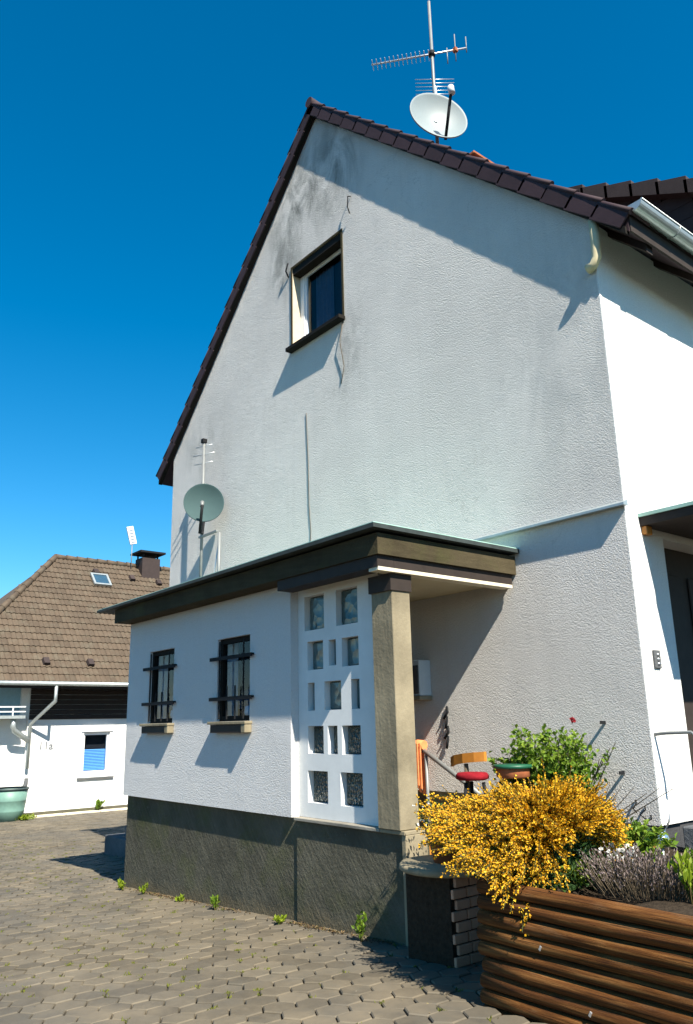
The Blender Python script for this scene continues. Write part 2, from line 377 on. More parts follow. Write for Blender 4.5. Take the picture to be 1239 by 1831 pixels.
def glassmat(name, tint=(.9, .95, 1), rough=.0):
    mt = bpy.data.materials.new(name); mt.use_nodes = True; t = mt.node_tree
    t.nodes.remove(t.nodes['Principled BSDF']); out = t.nodes['Material Output']
    fr = t.nodes.new('ShaderNodeFresnel'); fr.inputs[0].default_value = 1.36
    a = t.nodes.new('ShaderNodeBsdfTransparent'); a.inputs[0].default_value = (*tint, 1)
    g = t.nodes.new('ShaderNodeBsdfGlossy'); g.inputs['Roughness'].default_value = rough
    x = t.nodes.new('ShaderNodeMixShader'); ge = t.nodes.new('ShaderNodeNewGeometry'); t.links.new(mth(t, 'MULTIPLY', fr.outputs[0], mth(t, 'SUBTRACT', 1.0, ge.outputs['Backfacing'])), x.inputs[0]); t.links.new(a.outputs[0], x.inputs[1]); t.links.new(g.outputs[0], x.inputs[2]); t.links.new(x.outputs[0], out.inputs[0])
    return mt
M['pane'] = glassmat('window_glass')
def blockglass(name, dark, vs_=34, st=.9):
    mt, t, b = new_mat(name, .15, .6); co = coords(t, 'World')
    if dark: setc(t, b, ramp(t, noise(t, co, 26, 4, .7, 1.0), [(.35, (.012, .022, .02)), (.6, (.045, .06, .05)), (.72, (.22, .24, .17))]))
    else: setc(t, b, ramp(t, noise(t, co, 4, 3, .6, .3), [(.35, (.05, .08, .08)), (.65, (.10, .14, .14))]))
    v = t.nodes.new('ShaderNodeTexVoronoi'); v.inputs['Scale'].default_value = vs_; t.links.new(co, v.inputs['Vector'])
    bump(t, b, v.outputs['Distance'], st, .02); return mt
M['block_clear'] = blockglass('frosted_glass_block', False, 12, .35)
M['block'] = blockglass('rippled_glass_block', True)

# ------------------------------------------------------------------ the ground
AY_G = -1.44
def g(x):
    return -1.46 + .054*x if x > -6 else -1.784 + .04*(x+6)
M['bed'] = simple('sandy_joint_bed', (.026, .021, .013), .95, .1, amt=.4, scale=14, bmp=.5, bscale=90)
M['far'] = simple('worn_grey_paving', (.15, .135, .10), .95, .1, amt=.3, scale=1.6, bmp=.4, bscale=60)
b_ = B()
xs = [-400, -120, -60, -30, -19.9, -14, -10, -8, -6, -4, -2, 0, 2, 5, 12, 60, 400]; ys = [-400, -60, -20, -9, -5, 0, 5, 10, 20, 60, 400]
gr = [[b_.verts.new((x, y, (g(max(x, -30)) if x < 6 else g(6))-.045)) for y in ys] for x in xs]
for i in range(len(xs)-1):
    for j in range(len(ys)-1): b_.faces.new((gr[i][j], gr[i+1][j], gr[i+1][j+1], gr[i][j+1])).smooth = True
structure('ground', b_, [M['bed']])

yard = link('paved_yard', None); yard['kind'] = 'structure'
PP = .182
def hexa(bm, c, rad, h, tilt=(0, 0), mat=0):
    """a bevelled six-sided paver whose flat sides face +-X"""
    rings = []
    for (r_, z) in ((rad, -.03), (rad, h-.006), (rad-.007, h)):
        rings.append([bm.verts.new((c[0]+r_*math.sin(math.pi/3*k), c[1]+r_*math.cos(math.pi/3*k), c[2]+z + tilt[0]*r_*math.sin(math.pi/3*k) + tilt[1]*r_*math.cos(math.pi/3*k))) for k in range(6)])
    for a, b in zip(rings, rings[1:]):
        for k in range(6): bm.faces.new((a[(k+1) % 6], a[k], b[k], b[(k+1) % 6]))
    bm.faces.new(rings[2][::-1])
def to_px(p):
    d = Vector(p)-EYE; z = d.dot(fw)
    if z < .1: return None
    return (608+F_PX*d.dot(r2)/z, 931-F_PX*d.dot(u2)/z, z)
cells = []
for j in range(-52, 60):
    y = j*PP*.866
    for i in range(-115, 25):
        x = (i + .5*(j % 2))*PP
        if x < -19.8 or x > 3.2 or y > 6 or y < -7: continue
        if -6.0 < x < -1.25 and -1.38 < y: continue          # under the annex
        if -7.8 < x < 0 and y > .1: continue                 # under the house
        if x > .15 and y > -2.1: continue                    # under the planter
        q = to_px((x, y, g(x)))
        if not q or not (-260 < q[0] < 1500 and 1300 < q[1] < 2300): continue
        seen = 0 < q[0] < 1239 and q[1] < 1840 and (x < -1.3 and y < -1.45 or x > -1.3 and y < -1.3 or x < -6.1) and not (x > .1)
        cells.append((0 if seen else 1, q[2], x, y))
cells.sort()
proto = B(); hexa(proto, (0, 0, 0), PP/2/.866-.0045, .0)
pm = mesh('paver', proto, M['paver'])
for s_, z_, x, y in cells[:300]:
    piece('paver', pm, yard, (x, y, g(x)+random.uniform(-.006, .005)), (random.gauss(0, .018), random.gauss(0, .018)-.05, random.gauss(0, .012)))
rest = B()
for s_, z_, x, y in cells[300:]:
    hexa(rest, (x, y, g(x)+random.uniform(-.006, .005)), PP/2/.866-.0045, 0, (.05+random.gauss(0, .018), random.gauss(0, .018)))
part('paver_field', rest, M['paver'], yard, stuff=True)
# moss in the joints
ms = B()
for s_, z_, x, y in cells:
    if z_ > 15: continue
    dens = .5 + .5*math.sin(x*1.3+y*.7)*math.sin(y*1.9-x*.6)
    if random.random() < .12+.42*dens:
        k = random.randrange(6); a = math.pi/3*k; rr = PP/2/.866
        px, py = x+rr*math.sin(a), y+rr*math.cos(a)
        for _ in range(random.randint(8, 22)):
            p = Vector((px+random.gauss(0, .014), py+random.gauss(0, .014), g(px)-.012))
            leaf(ms, p, Vector((random.uniform(-.5, .5), random.uniform(-.5, .5), .9)), rv(), random.uniform(.008, .028), .010)
mo = link('joint_moss', mesh('joint_moss', ms, M['moss'])); mo['kind'] = 'stuff'
# crumbs, dead leaves and grit lying on the yard
gr_ = B()
for _ in range(500):
    s_, z_, x, y = random.choice(cells)
    if z_ > 9: continue
    p = Vector((x+random.uniform(-.08, .08), y+random.uniform(-.08, .08), g(x)+.004))
    leaf(gr_, p, Vector((random.uniform(-1, 1), random.uniform(-1, 1), .1)), Vector((0, 0, 1)), random.uniform(.006, .02), .008)
lo_ = link('leaf_litter', mesh('leaf_litter', gr_, leafmat('dry_litter', [(.18, .11, .05), (.3, .24, .1), (.08, .06, .03), (.5, .46, .38)], .9, 0))); lo_['kind'] = 'stuff'

dl = B()
for _ in range(1500):
    x = random.uniform(-6.0, -1.3); dy = abs(random.gauss(0, .035))
    if math.sin(x*2.3)+math.sin(x*5.1+1) < random.uniform(-1.5, 1): continue
    p = Vector((x, AY_G-dy, g(x)+.002)); leaf(dl, p, Vector((random.uniform(-1, 1), random.uniform(-1, 1), .25)), Vector((0, 0, 1)), random.uniform(.01, .03), .014, 0, .4)
do_ = link('dirt_line', mesh('dirt_line', dl, leafmat('brown_dirt_crumbs', [(.10, .055, .02), (.06, .045, .025), (.15, .10, .05), (.07, .075, .02)], .95, 0))); do_['kind'] = 'stuff'

# ------------------------------------------------------------------ the gable house
WL, SL, ZE = -7.92, .985, 4.27               # left edge, roof slope, eave line on the wall
XA = WL/2; ZA = ZE - SL*XA
hz = 12.0                                    # depth of the house
house = thing('gable_house', 'tall grey roughcast house with a steep plum-tiled gable and white side wall', 'house', (XA, 0, -1.7))
Pg = lambda u, v, w: Vector((u, w, v))
b_ = B()
wall(b_, [(WL, -.77), (0, -.77), (0, ZE), (XA, ZA), (WL, ZE)], [rect(-4.53, 4.88, -3.46, 6.09)], Pg, .3, 0, 1)
gw = part('gable_wall', b_, [M['gable'], M['reveal']], house)
b_ = B(); box(b_, (WL+.02, .02, -2.2), (-.02, .3, -.772)); box(b_, (-.3, .302, -2.2), (-.02, hz, -.772)); part('plinth', b_, M['dark_plinth'], house)
Pe = lambda u, v, w: Vector((-w, u, v))
b_ = B()
wall(b_, [(.301, -.77), (hz, -.77), (hz, ZE+.0), (.301, ZE+.0)], [rect(.56, -.75, 2.3, 1.44), rect(4, 2.4, 5.2, 3.6)], Pe, .3)
box(b_, (-.001, 0, -.768), (.012, .31, ZE-.02))
part('side_wall', b_, M['white'], house)
b_ = B(); box(b_, (WL, .302, -2.2), (WL+.3, hz, ZE)); box(b_, (WL, hz+.002, -2.2), (0, hz+.3, ZE)); part('rear_wall', b_, M['gable'], house)
b_ = B(); box(b_, (-4.9, .31, 4.4), (-3.1, 2.4, 6.6)); bmesh.ops.reverse_faces(b_, faces=b_.faces); part('attic_room', b_, M['dark'], house)
# door on the white side, deep in shade
b_ = B(); box(b_, (-.24, .56, -.75), (-.18, 2.3, 1.44)); dr = part('door', b_, M['beam'], house)
b_ = B()
for k in range(3): box(b_, (-.178, .66+.56*k, -.55), (-.16, 1.06+.56*k, 1.2), .01)
part('door_panel', b_, M['beam'], dr)
b_ = B(); tube(b_, [(-.17, 1.1, .15), (-.1, 1.1, .15), (-.1, 1.22, .15)], .012); part('handle', b_, M['steel'], dr)
b_ = B(); box(b_, (-.24, 4, 2.4), (-.2, 5.2, 3.6)); part('side_window', b_, M['dark'], house)
# canopy over that door
b_ = B(); box(b_, (.012, .2, 1.50), (1.15, 2.9, 1.57)); cp = part('door_canopy', b_, M['beam'], house)
b_ = B(); box(b_, (.013, .185, 1.572), (1.17, 2.92, 1.60)); part('canopy_sheet', b_, M['copper'], cp)
b_ = B(); box(b_, (.012, .215, 1.43), (.06, .30, 1.499), .005); part('canopy_bracket', b_, M['ochre'], cp)
# doorbell plate, hand rail end on the white wall
b_ = B(); box(b_, (.012, .155, .36), (.03, .245, .50), .004); db = part('doorbell_plate', b_, M['greystone'], house)
b_ = B()
for k in range(3): lathe(b_, [(.0, .012), (.011, .010), (.013, 0)], (.03, .2, .395+.035*k), 10, (1, 0, 0))
part('bell_button', b_, M['steel'], db)
b_ = B(); tube(b_, [(.012, .05, -.13), (.012+.1, .05, -.12), (.30, .05, -.115), (.33, .05, -.14), (.33, .05, -.25)], .012); part('rail_stub', b_, M['greysteel'], house)
# drip ledge across the gable
b_ = B(); prism(b_, [(-1.9, -.062, 1.635), (-1.9, -.062, 1.655), (-1.9, -.001, 1.685), (-1.9, -.001, 1.635)], (1.945, 0, 0)); part('drip_ledge', b_, M['zinc'], house)
# gable window
Pw = lambda u, v, w: Vector((u, w, v))
b_ = B(); ring_frame(b_, -4.528, 4.882, -3.462, 6.088, .085, Pw, .13, .20); wf = part('window', b_, M['white_paint'], house)
b_ = B(); ring_frame(b_, -4.44, 4.97, -3.55, 6.0, .035, Pw, .145, .175); part('casement', b_, M['white_paint'], wf)
b_ = B(); box(b_, (-4.406, .155, 5.004), (-3.584, .162, 5.966)); part('pane', b_, M['pane'], wf)
b_ = B(); box(b_, (-4.57, -.10, 4.82), (-3.42, .129, 4.875), .006); part('window_sill', b_, M['brownframe'], wf)
b_ = B(); box(b_, (-4.527, .004, 5.985), (-3.463, .128, 6.085)); part('shutter_box', b_, M['brownframe'], wf)
b_ = B(); ring_frame(b_, -4.56, 4.876, -3.43, 6.115, .03, Pw, -.012, -.001); part('outer_trim', b_, M['fascia'], wf)
b_ = B()
for k in range(9):
    x = -4.34+.04*k; prism(b_, [(x, .26+.02*(k % 2), 5.0), (x+.04, .28-.02*(k % 2), 5.0), (x+.04, .28-.02*(k % 2), 5.98), (x, .26+.02*(k % 2), 5.98)], (0, .004, 0))
part('curtain', b_, M['curtain'], wf)
# hooks and cables on the plaster
b_ = B(); tube(b_, [(-3.25, -.005, 6.48), (-3.25, -.05, 6.46), (-3.25, -.06, 6.30), (-3.25, -.03, 6.22)], .008, 5); part('wall_hook', b_, M['iron'], house)
b_ = B(); tube(b_, [(-4.24, -.006, 3.86), (-4.21, -.006, 3.2), (-4.20, -.006, 2.6), (-4.17, -.006, 2.28), (-4.23, -.006, 1.6)], .004, 5); part('cable', b_, M['twig'], house)
b_ = B(); tube(b_, [(-3.46, -.006, 4.83), (-3.50, -.03, 4.55), (-3.44, -.02, 4.2), (-3.52, -.006, 4.0)], .005, 5); part('cable', b_, M['twig'], house)
b_ = B(); tube(b_, [(-4.62, -.005, 6.0), (-4.62, -.05, 6.08), (-4.57, -.05, 6.18)], .012, 5); part('wall_hook', b_, M['iron'], house)
b_ = B()
for (x, z, dx) in ((-.10, -.64, .0), (-.17, -.6, .02), (-.06, -.70, -.02)):
    tube(b_, [(x, -.004, z), (x+.02, -.03, z-.02), (x-.03+dx, -.03, z-.06), (x+.01, -.02, z-.09)], .006, 5)
part('wire_hook', b_, M['iron'], house)
for (x, z) in ((-.36, -.03), (-.24, -.40)):
    b_ = B(); box(b_, (x-.004, -.07, z-.02), (x+.004, -.001, z+.006)); part('trellis_pin', b_, M['iron'], house)
b_ = B()
for k in range(4):  # dark twisted rods shaped to stand in for a small cast shadow
    zz = .13-.09*k; tube(b_, [(-2.05, -.004, zz), (-2.02-.02*(k % 2), -.025, zz-.05), (-2.08+.02*(k % 2), -.02, zz-.11)], .012, 5)
part('twisted_shadow', b_, M['iron'], house)
b_ = B(); box(b_, (-2.5, -.012, -1.5), (-1.35, -.001, -.64)); part('porch_dado', b_, M['fascia'], house)

# the main roof: slabs, then tiles along the verges one by one
ov = .10; EX = .38
def rz(x, off): return ZA + off - SL*abs(x-XA)
b_ = B()
for s in (1, -1):
    xe = XA + s*(-XA+EX)
    prism(b_, [(XA, -.06, rz(XA, .03)), (xe, -.06, rz(xe, .03)), (xe, -.06, rz(xe, .17)), (XA, -.06, rz(XA, .17))], (0, hz+.4, 0))
roof = part('roof', b_, M['verge'], house)
b_ = B()
for s in (1, -1):
    xe = XA + s*(-XA+EX-.02)
    prism(b_, [(XA, -.085, rz(XA, -.005)), (xe, -.085, rz(xe, -.005)), (xe, -.085, rz(xe, .06)), (XA, -.085, rz(XA, .06))], (0, .06, 0))
part('barge_board', b_, M['brownframe'], roof)
ang = math.atan(SL); GA = .3385
def verge_tile_mesh(hand):
    """local: x runs down the slope, z is the slope's normal, y goes into the roof; the lower end rides on the next tile"""
    bm = B(); L = GA+.03
    def bx(lo, hi):
        v = box(bm, lo, hi, .004)
        for q in v: q.co.z += q.co.x*.055
    bx((0, -.02, .0), (L, .30, .022)); bx((0, -.02, -.135), (L, .002, -.0005))
    # the roll along the outer edge
    tube(bm, [(-.005, .0, .018), (L*.5, .0, .018+L*.5*.055), (L+.005, .0, .018+L*.055)], [.024, .026, .030], 8)
    return mesh('verge_tile', bm, M['verge'])
vtm = verge_tile_mesh(1)
n_t = 18
for s in (1, -1):
    for k in range(n_t):
        d = .0+k*GA
        x = XA + s*d*math.cos(ang); z = rz(x, .175)
        o = piece('verge_tile', vtm, roof, (x, -ov+.02, z+random.uniform(-.006, .006)))
        dirv = Vector((s*math.cos(ang), 0, -math.sin(ang))); nrm = Vector((s*math.sin(ang), 0, math.cos(ang)))
        yv = nrm.cross(dirv)
        mm = Matrix((dirv, Vector((0, 1, 0)), nrm)).transposed()
        if s < 0: o.matrix_basis = Matrix.Translation(o.location) @ mm.to_4x4()
        else: o.rotation_euler = mm.to_euler()
        if s < 0:
            o.rotation_mode = 'XYZ'
# field tiles of the two slopes (joined rows)
b_ = B()
for s in (1, -1):
    for k in range(n_t):
        d = .0+k*GA; x = XA + s*d*math.cos(ang); x2 = XA + s*(d+GA+.03)*math.cos(ang)
        for j in range(36):
            y = .22 + j*.33
            prism(b_, [(x, y, rz(x, .175)), (x2, y, rz(x2, .205)), (x2, y, rz(x2, .235)), (x, y, rz(x, .20))], (0, .322, 0))
part('roof_tile', b_, M['verge'], roof, stuff=True)
b_ = B()
for k in range(30):
    y = -ov-.02+k*.4
    tube(b_, [(XA, y, ZA+.205), (XA, y+.42, ZA+.195)], [.075, .064], 12)
part('ridge_tile', b_, M['verge'], roof, smooth=False, stuff=True)
# soffit and rafters under the east eave
b_ = B()
for k in range(14):
    y = .25+k*.8; xe = EX-.03
    prism(b_, [(-.02, y, rz(-.02, -.05)), (xe, y, rz(xe, -.05)), (xe, y, rz(xe, .028)), (-.02, y, rz(-.02, .028))], (0, .1, 0))
part('rafter_tail', b_, M['beam'], roof, stuff=True)
b_ = B(); box(b_, (EX-.01, -.05, 3.93), (EX+.012, hz+.3, 4.17)); part('eave_board', b_, M['beam'], roof)
# gutter: half round zinc with end cap, brackets
b_ = B(); gx, gz, grd = .455, 4.15, .07
outr, inn = [], []
for k in range(13):
    a = math.pi*(1+k/12); outr.append((gx+grd*math.cos(a), -.07, gz+grd*math.sin(a))); inn.append((gx+(grd-.004)*math.cos(a), -.07, gz+(grd-.004)*math.sin(a)))
prism(b_, outr+inn[::-1], (0, hz, 0))
gut = part('gutter', b_, M['zinc'], house)
b_ = B(); prism(b_, outr, (0, -.004, 0)); tube(b_, [(gx+grd, -.07, gz+.004), (gx+grd, hz-.1, gz+.004)], .009, 8); part('gutter_bead', b_, M['zinc'], gut)
for k in range(4):
    b_ = B(); y = .55+1.1*k
    tube(b_, [(gx+(grd+.004)*math.cos(math.pi*(1+q/10)), y, gz+(grd+.004)*math.sin(math.pi*(1+q/10))) for q in range(11)], .007, 5); part('gutter_clip', b_, M['zinc'], gut)
# beige pipe stub at the corner under the eave
b_ = B(); tube(b_, [(.05, -.03, 4.28), (.05, -.03, 4.0), (.045, -.035, 3.86), (.01, -.04, 3.80), (-.05, -.04, 3.79)], [.042, .042, .042, .04, .046], 12); part('pipe_stub', b_, M['beige_pipe'], house)
# shed dormer higher up on the east slope
Yd = 1.2
def dz(x): return 5.18 - .53*x
b_ = B(); prism(b_, [(-1.45, Yd, dz(-1.45)-.2), (.45, Yd, dz(.45)-.16), (.45, Yd, 4.3), (.30, Yd, 4.2)], (0, 3.4, 0)); dm = part('dormer', b_, M['darktile'], roof)
b_ = B(); prism(b_, [(-1.5, Yd-.1, dz(-1.5)-.14), (.62, Yd-.1, dz(.62)-.14), (.62, Yd-.1, dz(.62)-.03), (-1.5, Yd-.1, dz(-1.5)-.03)], (0, 3.6, 0)); part('dormer_roof', b_, M['darktile'], house)
b_ = B(); a2 = math.atan(.53)
for k in range(8):
    x = -1.5+k*.27
    prism(b_, [(x, Yd-.14, dz(x)-.16), (x+.30, Yd-.14, dz(x+.30)-.16), (x+.30, Yd-.14, dz(x+.30)+.025), (x, Yd-.14, dz(x)-.02)], (0, .3, 0))
part('dormer_verge', b_, M['darktile'], house)
b_ = B()
for r_ in range(7):
    z0 = 4.3+r_*.16
    xr = min(.44, (5.0-z0)/.53-.02); xl = (4.5-z0)/.985
    prism(b_, [(xl, Yd-.004, z0), (xr, Yd-.004, z0), (xr, Yd-.018, z0), (xl, Yd-.018, z0)], (0, 0, .155))
part('dormer_cladding', b_, M['darktile'], house)
# chimney
b_ = B(); box(b_, (-3.1, 1.75, 6.7), (-2.65, 2.25, 7.58)); ch = part('chimney', b_, M['brickred'], house)
b_ = B(); box(b_, (-3.14, 1.71, 7.582), (-2.61, 2.29, 7.63), .01); part('chimney_cap', b_, M['terracotta'], ch)

# ------------------------------------------------------------------ satellite dishes and aerials
def dish(root, c, n, dia, mat, arm_mat, down, tilt=.0):
    c = Vector(c); n = Vector(n).normalized(); b_ = B(); R0 = dia/2
    prof = [(0, 0)] + [(R0*t_, .16*dia*t_*t_) for t_ in (.2, .4, .6, .8, .95, 1)] + [(R0*1.015, .16*dia), (R0*1.015, .16*dia-.02), (R0*.97, .16*dia-.025)] + [(R0*t_, .16*dia*t_*t_-.02) for t_ in (.8, .5, .2)] + [(0, -.02)]
    lathe(b_, prof, c - n*.08*dia, 40, n)
    part('reflector', b_, mat, root, True)
    return c, n
# slate-grey dish by the annex roof
d1 = thing('satellite_dish', 'slate grey round satellite dish on a pole above the annex roof', 'satellite dish', (-6.55, -.3, 1.47))
c1, n1 = dish(d1, (-6.29, -.32, 3.08), (.86, -.50, .06), .565, M['dish_dark'], M['iron'], None)
b_ = B(); tube(b_, [(-6.55, -.2, 1.46), (-6.55, -.2, 4.12)], .022, 8); part('mast', b_, M['greysteel'], d1)
b_ = B(); tube(b_, [(-6.55, -.2, 3.08), (-6.34, -.30, 3.08)], .03, 8); part('bracket', b_, M['greysteel'], d1)
b_ = B(); tube(b_, [(-6.25, -.335, 2.80), (-6.24, -.36, 2.62), (-6.17, -.44, 2.60), (-6.10, -.46, 2.86), (-6.06, -.47, 2.98)], .02, 6); part('feed_arm', b_, M['iron'], d1)
b_ = B(); tube(b_, [(-6.08, -.465, 2.96), (-6.10, -.45, 3.04)], .028, 10); part('lnb', b_, M['greysteel'], d1)
b_ = B(); box(b_, (-6.36, -.36, 2.575), (-5.86, -.32, 2.60)); part('cross_bar', b_, M['greysteel'], d1)
b_ = B(); tube(b_, [(-5.87, -.3, 1.47), (-5.87, -.3, 2.57)], .022, 8); part('strut', b_, M['greysteel'], d1)
b_ = B(); tube(b_, [(-5.87, -.3, 2.5), (-6.15, -.28, 1.47)], .012, 6); part('stay', b_, M['alu'], d1)
for k, (dx, zz, ln) in enumerate(((0, 4.05, .20), (0, 3.92, .26), (0, 3.78, .22))):
    b_ = B(); tube(b_, [(-6.55-ln*.7, -.2-ln*.3, zz), (-6.55+ln*.7, -.2+ln*.3, zz)], .008, 5); part('aerial_rod', b_, M['alu'], d1)
b_ = B(); box(b_, (-6.585, -.235, 4.10), (-6.515, -.165, 4.16)); part('mast_cap', b_, M['iron'], d1)

mast = thing('roof_antenna', 'tall thin roof mast carrying a long comb aerial above the tiles', 'aerial', (-3.08, 1.5, 7.6))
b_ = B(); tube(b_, [(-3.08, 1.5, 7.5), (-3.08, 1.5, 10.45)], [.026, .022], 8); part('mast', b_, M['greysteel'], mast)
bz = 9.49; ba = R(40); bd = Vector((math.cos(ba), math.sin(ba), 0)); bo = Vector((-3.08, 1.5, bz))
b_ = B(); tube(b_, [bo-bd*.90, bo+bd*.50], .013, 6); part('boom', b_, M['alu'], mast)
side = Vector((-bd.y, bd.x, 0))
for k in range(14):
    t_ = -.88+k*.064; b_ = B(); q = bo+bd*t_
    tube(b_, [q-Vector((0, 0, .012))-side*.10, q+side*.10-Vector((0, 0, .012))], .006, 5); part('director_rod', b_, M['alu'], mast)
for (t_, h1, h2) in ((.34, .28, .20), (.50, .20, .08), (.22, .06, .22)):
    b_ = B(); q = bo+bd*t_; tube(b_, [q-Vector((0, 0, h2)), q+Vector((0, 0, h1))], .008, 5); part('reflector_rod', b_, M['greysteel'], mast)
b_ = B(); q = bo+bd*.34; box(b_, q-Vector((.03, .03, .04)), q+Vector((.03, .03, .03)), .005); part('dipole_box', b_, M['terracotta'], mast)
b_ = B(); lathe(b_, [(0, -.04), (.045, -.04), (.045, .04), (0, .04)], bo, 10); part('boom_clamp', b_, M['iron'], mast)
for k in range(5):
    b_ = B(); zz = 8.78+k*.065; q = Vector((-3.08, 1.5, zz)); s2 = Vector((.62, .78, 0))
    tube(b_, [q-s2*.27, q+s2*.30], .0045, 5); part('grid_rod', b_, M['alu'], mast)
b_ = B(); tube(b_, [(-3.04, 1.48, 8.6), (-3.04, 1.47, 8.86)], .03, 8); part('mast_clamp', b_, M['zinc'], mast)

d2 = thing('satellite_dish', 'large light grey satellite dish on the roof mast above the verge tiles', 'satellite dish', (-3.08, 1.5, 8.2))
n2 = Vector((.90, -.40, .16)).normalized(); c2 = Vector((-2.93, 1.36, 8.17))
dish(d2, c2, n2, .84, M['dish_light'], M['iron'], None)
b_ = B(); tube(b_, [Vector((-3.06, 1.48, 8.3)), c2-n2*.1], .05, 8); part('bracket', b_, M['steel'], d2)
lowp = c2 + Vector((.10, .03, -.40)); feed = c2 + n2*.40 + Vector((.02, .04, .02))
b_ = B(); tube(b_, [lowp, feed], .022, 6); part('feed_arm', b_, M['iron'], d2)
b_ = B(); tube(b_, [feed+Vector((.02, .0, -.02)), feed+Vector((.0, 0, .10))], .045, 10); part('lnb', b_, M['mailbox'], d2)

# ------------------------------------------------------------------ the entrance annex
AX0, AY, PX1 = -6.02, -1.455, -1.19          # left edge, front face, pillar's right face
ann = thing('entrance_annex', 'low pale annex with flat roof, two barred windows and a glass-block corner', 'annex', (-3.6, AY, -1.6))
Pa = lambda u, v, w: Vector((u, AY+w, v))
win = [(-5.44, .04, -4.82, .86), (-3.86, .04, -3.24, .86)]
b_ = B(); wall(b_, [(AX0, -.775), (-2.56, -.775), (-2.56, 1.25), (AX0, 1.25)], [rect(*w) for w in win], Pa, .25, 0, 0)
box(b_, (AX0, AY+.251, -.775), (AX0+.25, -.003, 1.23)); part('front_wall', b_, M['annex'], ann)
b_ = B(); box(b_, (-2.80, AY+.251, -1.2), (-2.562, -.003, 1.22)); part('inner_wall', b_, M['annex'], ann)
b_ = B(); box(b_, (AX0+.015, AY+.055, -2.2), (-2.545, AY+.24, -.777)); part('plinth', b_, M['plinth'], ann)
b_ = B(); box(b_, (-2.535, AY+.040, -2.2), (-1.205, AY+.3, -.80)); part('plinth', b_, M['plinth'], ann)
b_ = B(); box(b_, (AX0+.015, AY+.242, -2.2), (AX0+.24, -.003, -.777)); part('plinth', b_, M['plinth'], ann)
b_ = B(); box(b_, (-2.54, AY+.010, -.798), (-1.44, AY+.16, -.772), .004); part('ledge', b_, M['step'], ann)
b_ = B(); box(b_, (AX0+.26, AY+.26, -.77), (-2.82, -.004, 1.2)); bmesh.ops.reverse_faces(b_, faces=b_.faces); part('room', b_, M['dark'], ann)
b_ = B(); box(b_, (-2.559, -1.10, -1.098), (-2.53, -.2, .95)); ed = part('entrance_door', b_, M['beam'], ann)
b_ = B(); tube(b_, [(-2.53, -.28, -.1), (-2.49, -.28, -.1), (-2.49, -.38, -.1)], .01, 6); part('handle', b_, M['steel'], ed)
# flat roof: fascia, felt edge, sheet
RX0, RX1, RY = -6.40, -1.09, -1.69
b_ = B(); box(b_, (AX0-.03, RY+.03, 1.255), (RX1-.02, -.003, 1.422)); fl = part('flat_roof', b_, M['fascia'], ann)
b_ = B()
prism(b_, [(RX0-.03, RY-.055, 1.425), (RX1+.035, RY-.055, 1.445), (RX1+.035, RY-.055, 1.48), (RX0-.03, RY-.055, 1.452)], (0, -RY+.05, 0)); part('roof_edge', b_, M['felt'], fl)
b_ = B(); prism(b_, [(RX0-.02, RY-.045, 1.454), (RX1+.025, RY-.045, 1.482), (RX1+.025, RY-.045, 1.490), (RX0-.02, RY-.045, 1.462)], (0, -RY+.04, 0)); part('roof_sheet', b_, M['copper'], fl)
b_ = B(); box(b_, (-2.50, RY+.05, 1.16), (RX1-.05, AY-.012, 1.253)); box(b_, (RX1-.16, AY-.010, 1.165), (RX1-.05, -.03, 1.253)); part('beam', b_, M['beam'], ann)
b_ = B(); box(b_, (RX1-.159, RY+.055, 1.135), (RX1-.048, -.035, 1.164)); part('cream_board', b_, M['creamedge'], ann)
b_ = B(); box(b_, (-2.56, AY+.02, 1.19), (RX1-.162, -.004, 1.232)); part('soffit', b_, M['soffit'], ann)
# barred windows
def barred(w, cols):
    x0, z0, x1, z1 = w
    b_ = B(); ring_frame(b_, x0+.001, z0+.001, x1-.001, z1-.001, .05, Pa, .035, .09); f = part('window', b_, M['brownframe'], ann)
    b_ = B(); box(b_, (x0+.05, AY+.06, z0+.05), (x1-.05, AY+.066, z1-.05)); part('pane', b_, M['pane'], f)
    b_ = B(); n = 14
    for k in range(n):
        xx = x0+.05+(x1-x0-.1)*k/n; a = .02*(k % 2); dx = (x1-x0-.1)/n
        zt = z0+.22+.10*abs(math.sin(k*1.1)) + (.2 if 6 < k < 9 else 0)
        prism(b_, [(xx, AY+.22+a, z0+.12), (xx+dx, AY+.24-a, z0+.12), (xx+dx, AY+.24-a, zt), (xx, AY+.22+a, zt)], (0, .003, 0))
    part('curtain', b_, M['curtain'], f)
    b_ = B(); lathe(b_, [(0, 0), (.05, 0), (.07, .06), (.06, .12), (0, .13)], (x0+.40, AY+.16, z0+.02), 14); part('flower_pot', b_, cols, f)
    for zz in (z0+.60, z0+.20):
        b_ = B(); box(b_, (x0-.085, AY-.045, zz), (x1+.085, AY-.03, zz+.035)); part('grille_bar', b_, M['iron'], f)
    for k in range(4):
        b_ = B(); xx = x0+.08+k*(x1-x0-.16)/3; box(b_, (xx-.006, AY-.028, z0+.02), (xx+.006, AY-.016, z0+.34 if k % 3 else z1-.03)); part('grille_rod', b_, M['iron'], f)
    b_ = B()
    for xx in (x0-.075, x1+.06):
        for zz in (z0+.61, z0+.21): box(b_, (xx, AY-.03, zz+.005), (xx+.015, AY-.001, zz+.025))
    part('grille_anchor', b_, M['iron'], f)
    b_ = B(); box(b_, (x0-.04, AY-.085, z0-.03), (x1+.05, AY+.033, z0-.002), .004); part('window_sill', b_, M['pillar'], f)
    b_ = B(); box(b_, (x0-.0, AY-.07, z0-.11), (x1-.03, AY-.001, z0-.032)); part('sill_box', b_, M['beam'], f)
    b_ = B(); box(b_, (x1-.028, AY-.08, z0-.11), (x1+.045, AY-.001, z0-.032), .006); part('sill_bracket', b_, M['pillar'], f)
barred(win[0], M['lightblue']); barred(win[1], M['lightblue'])
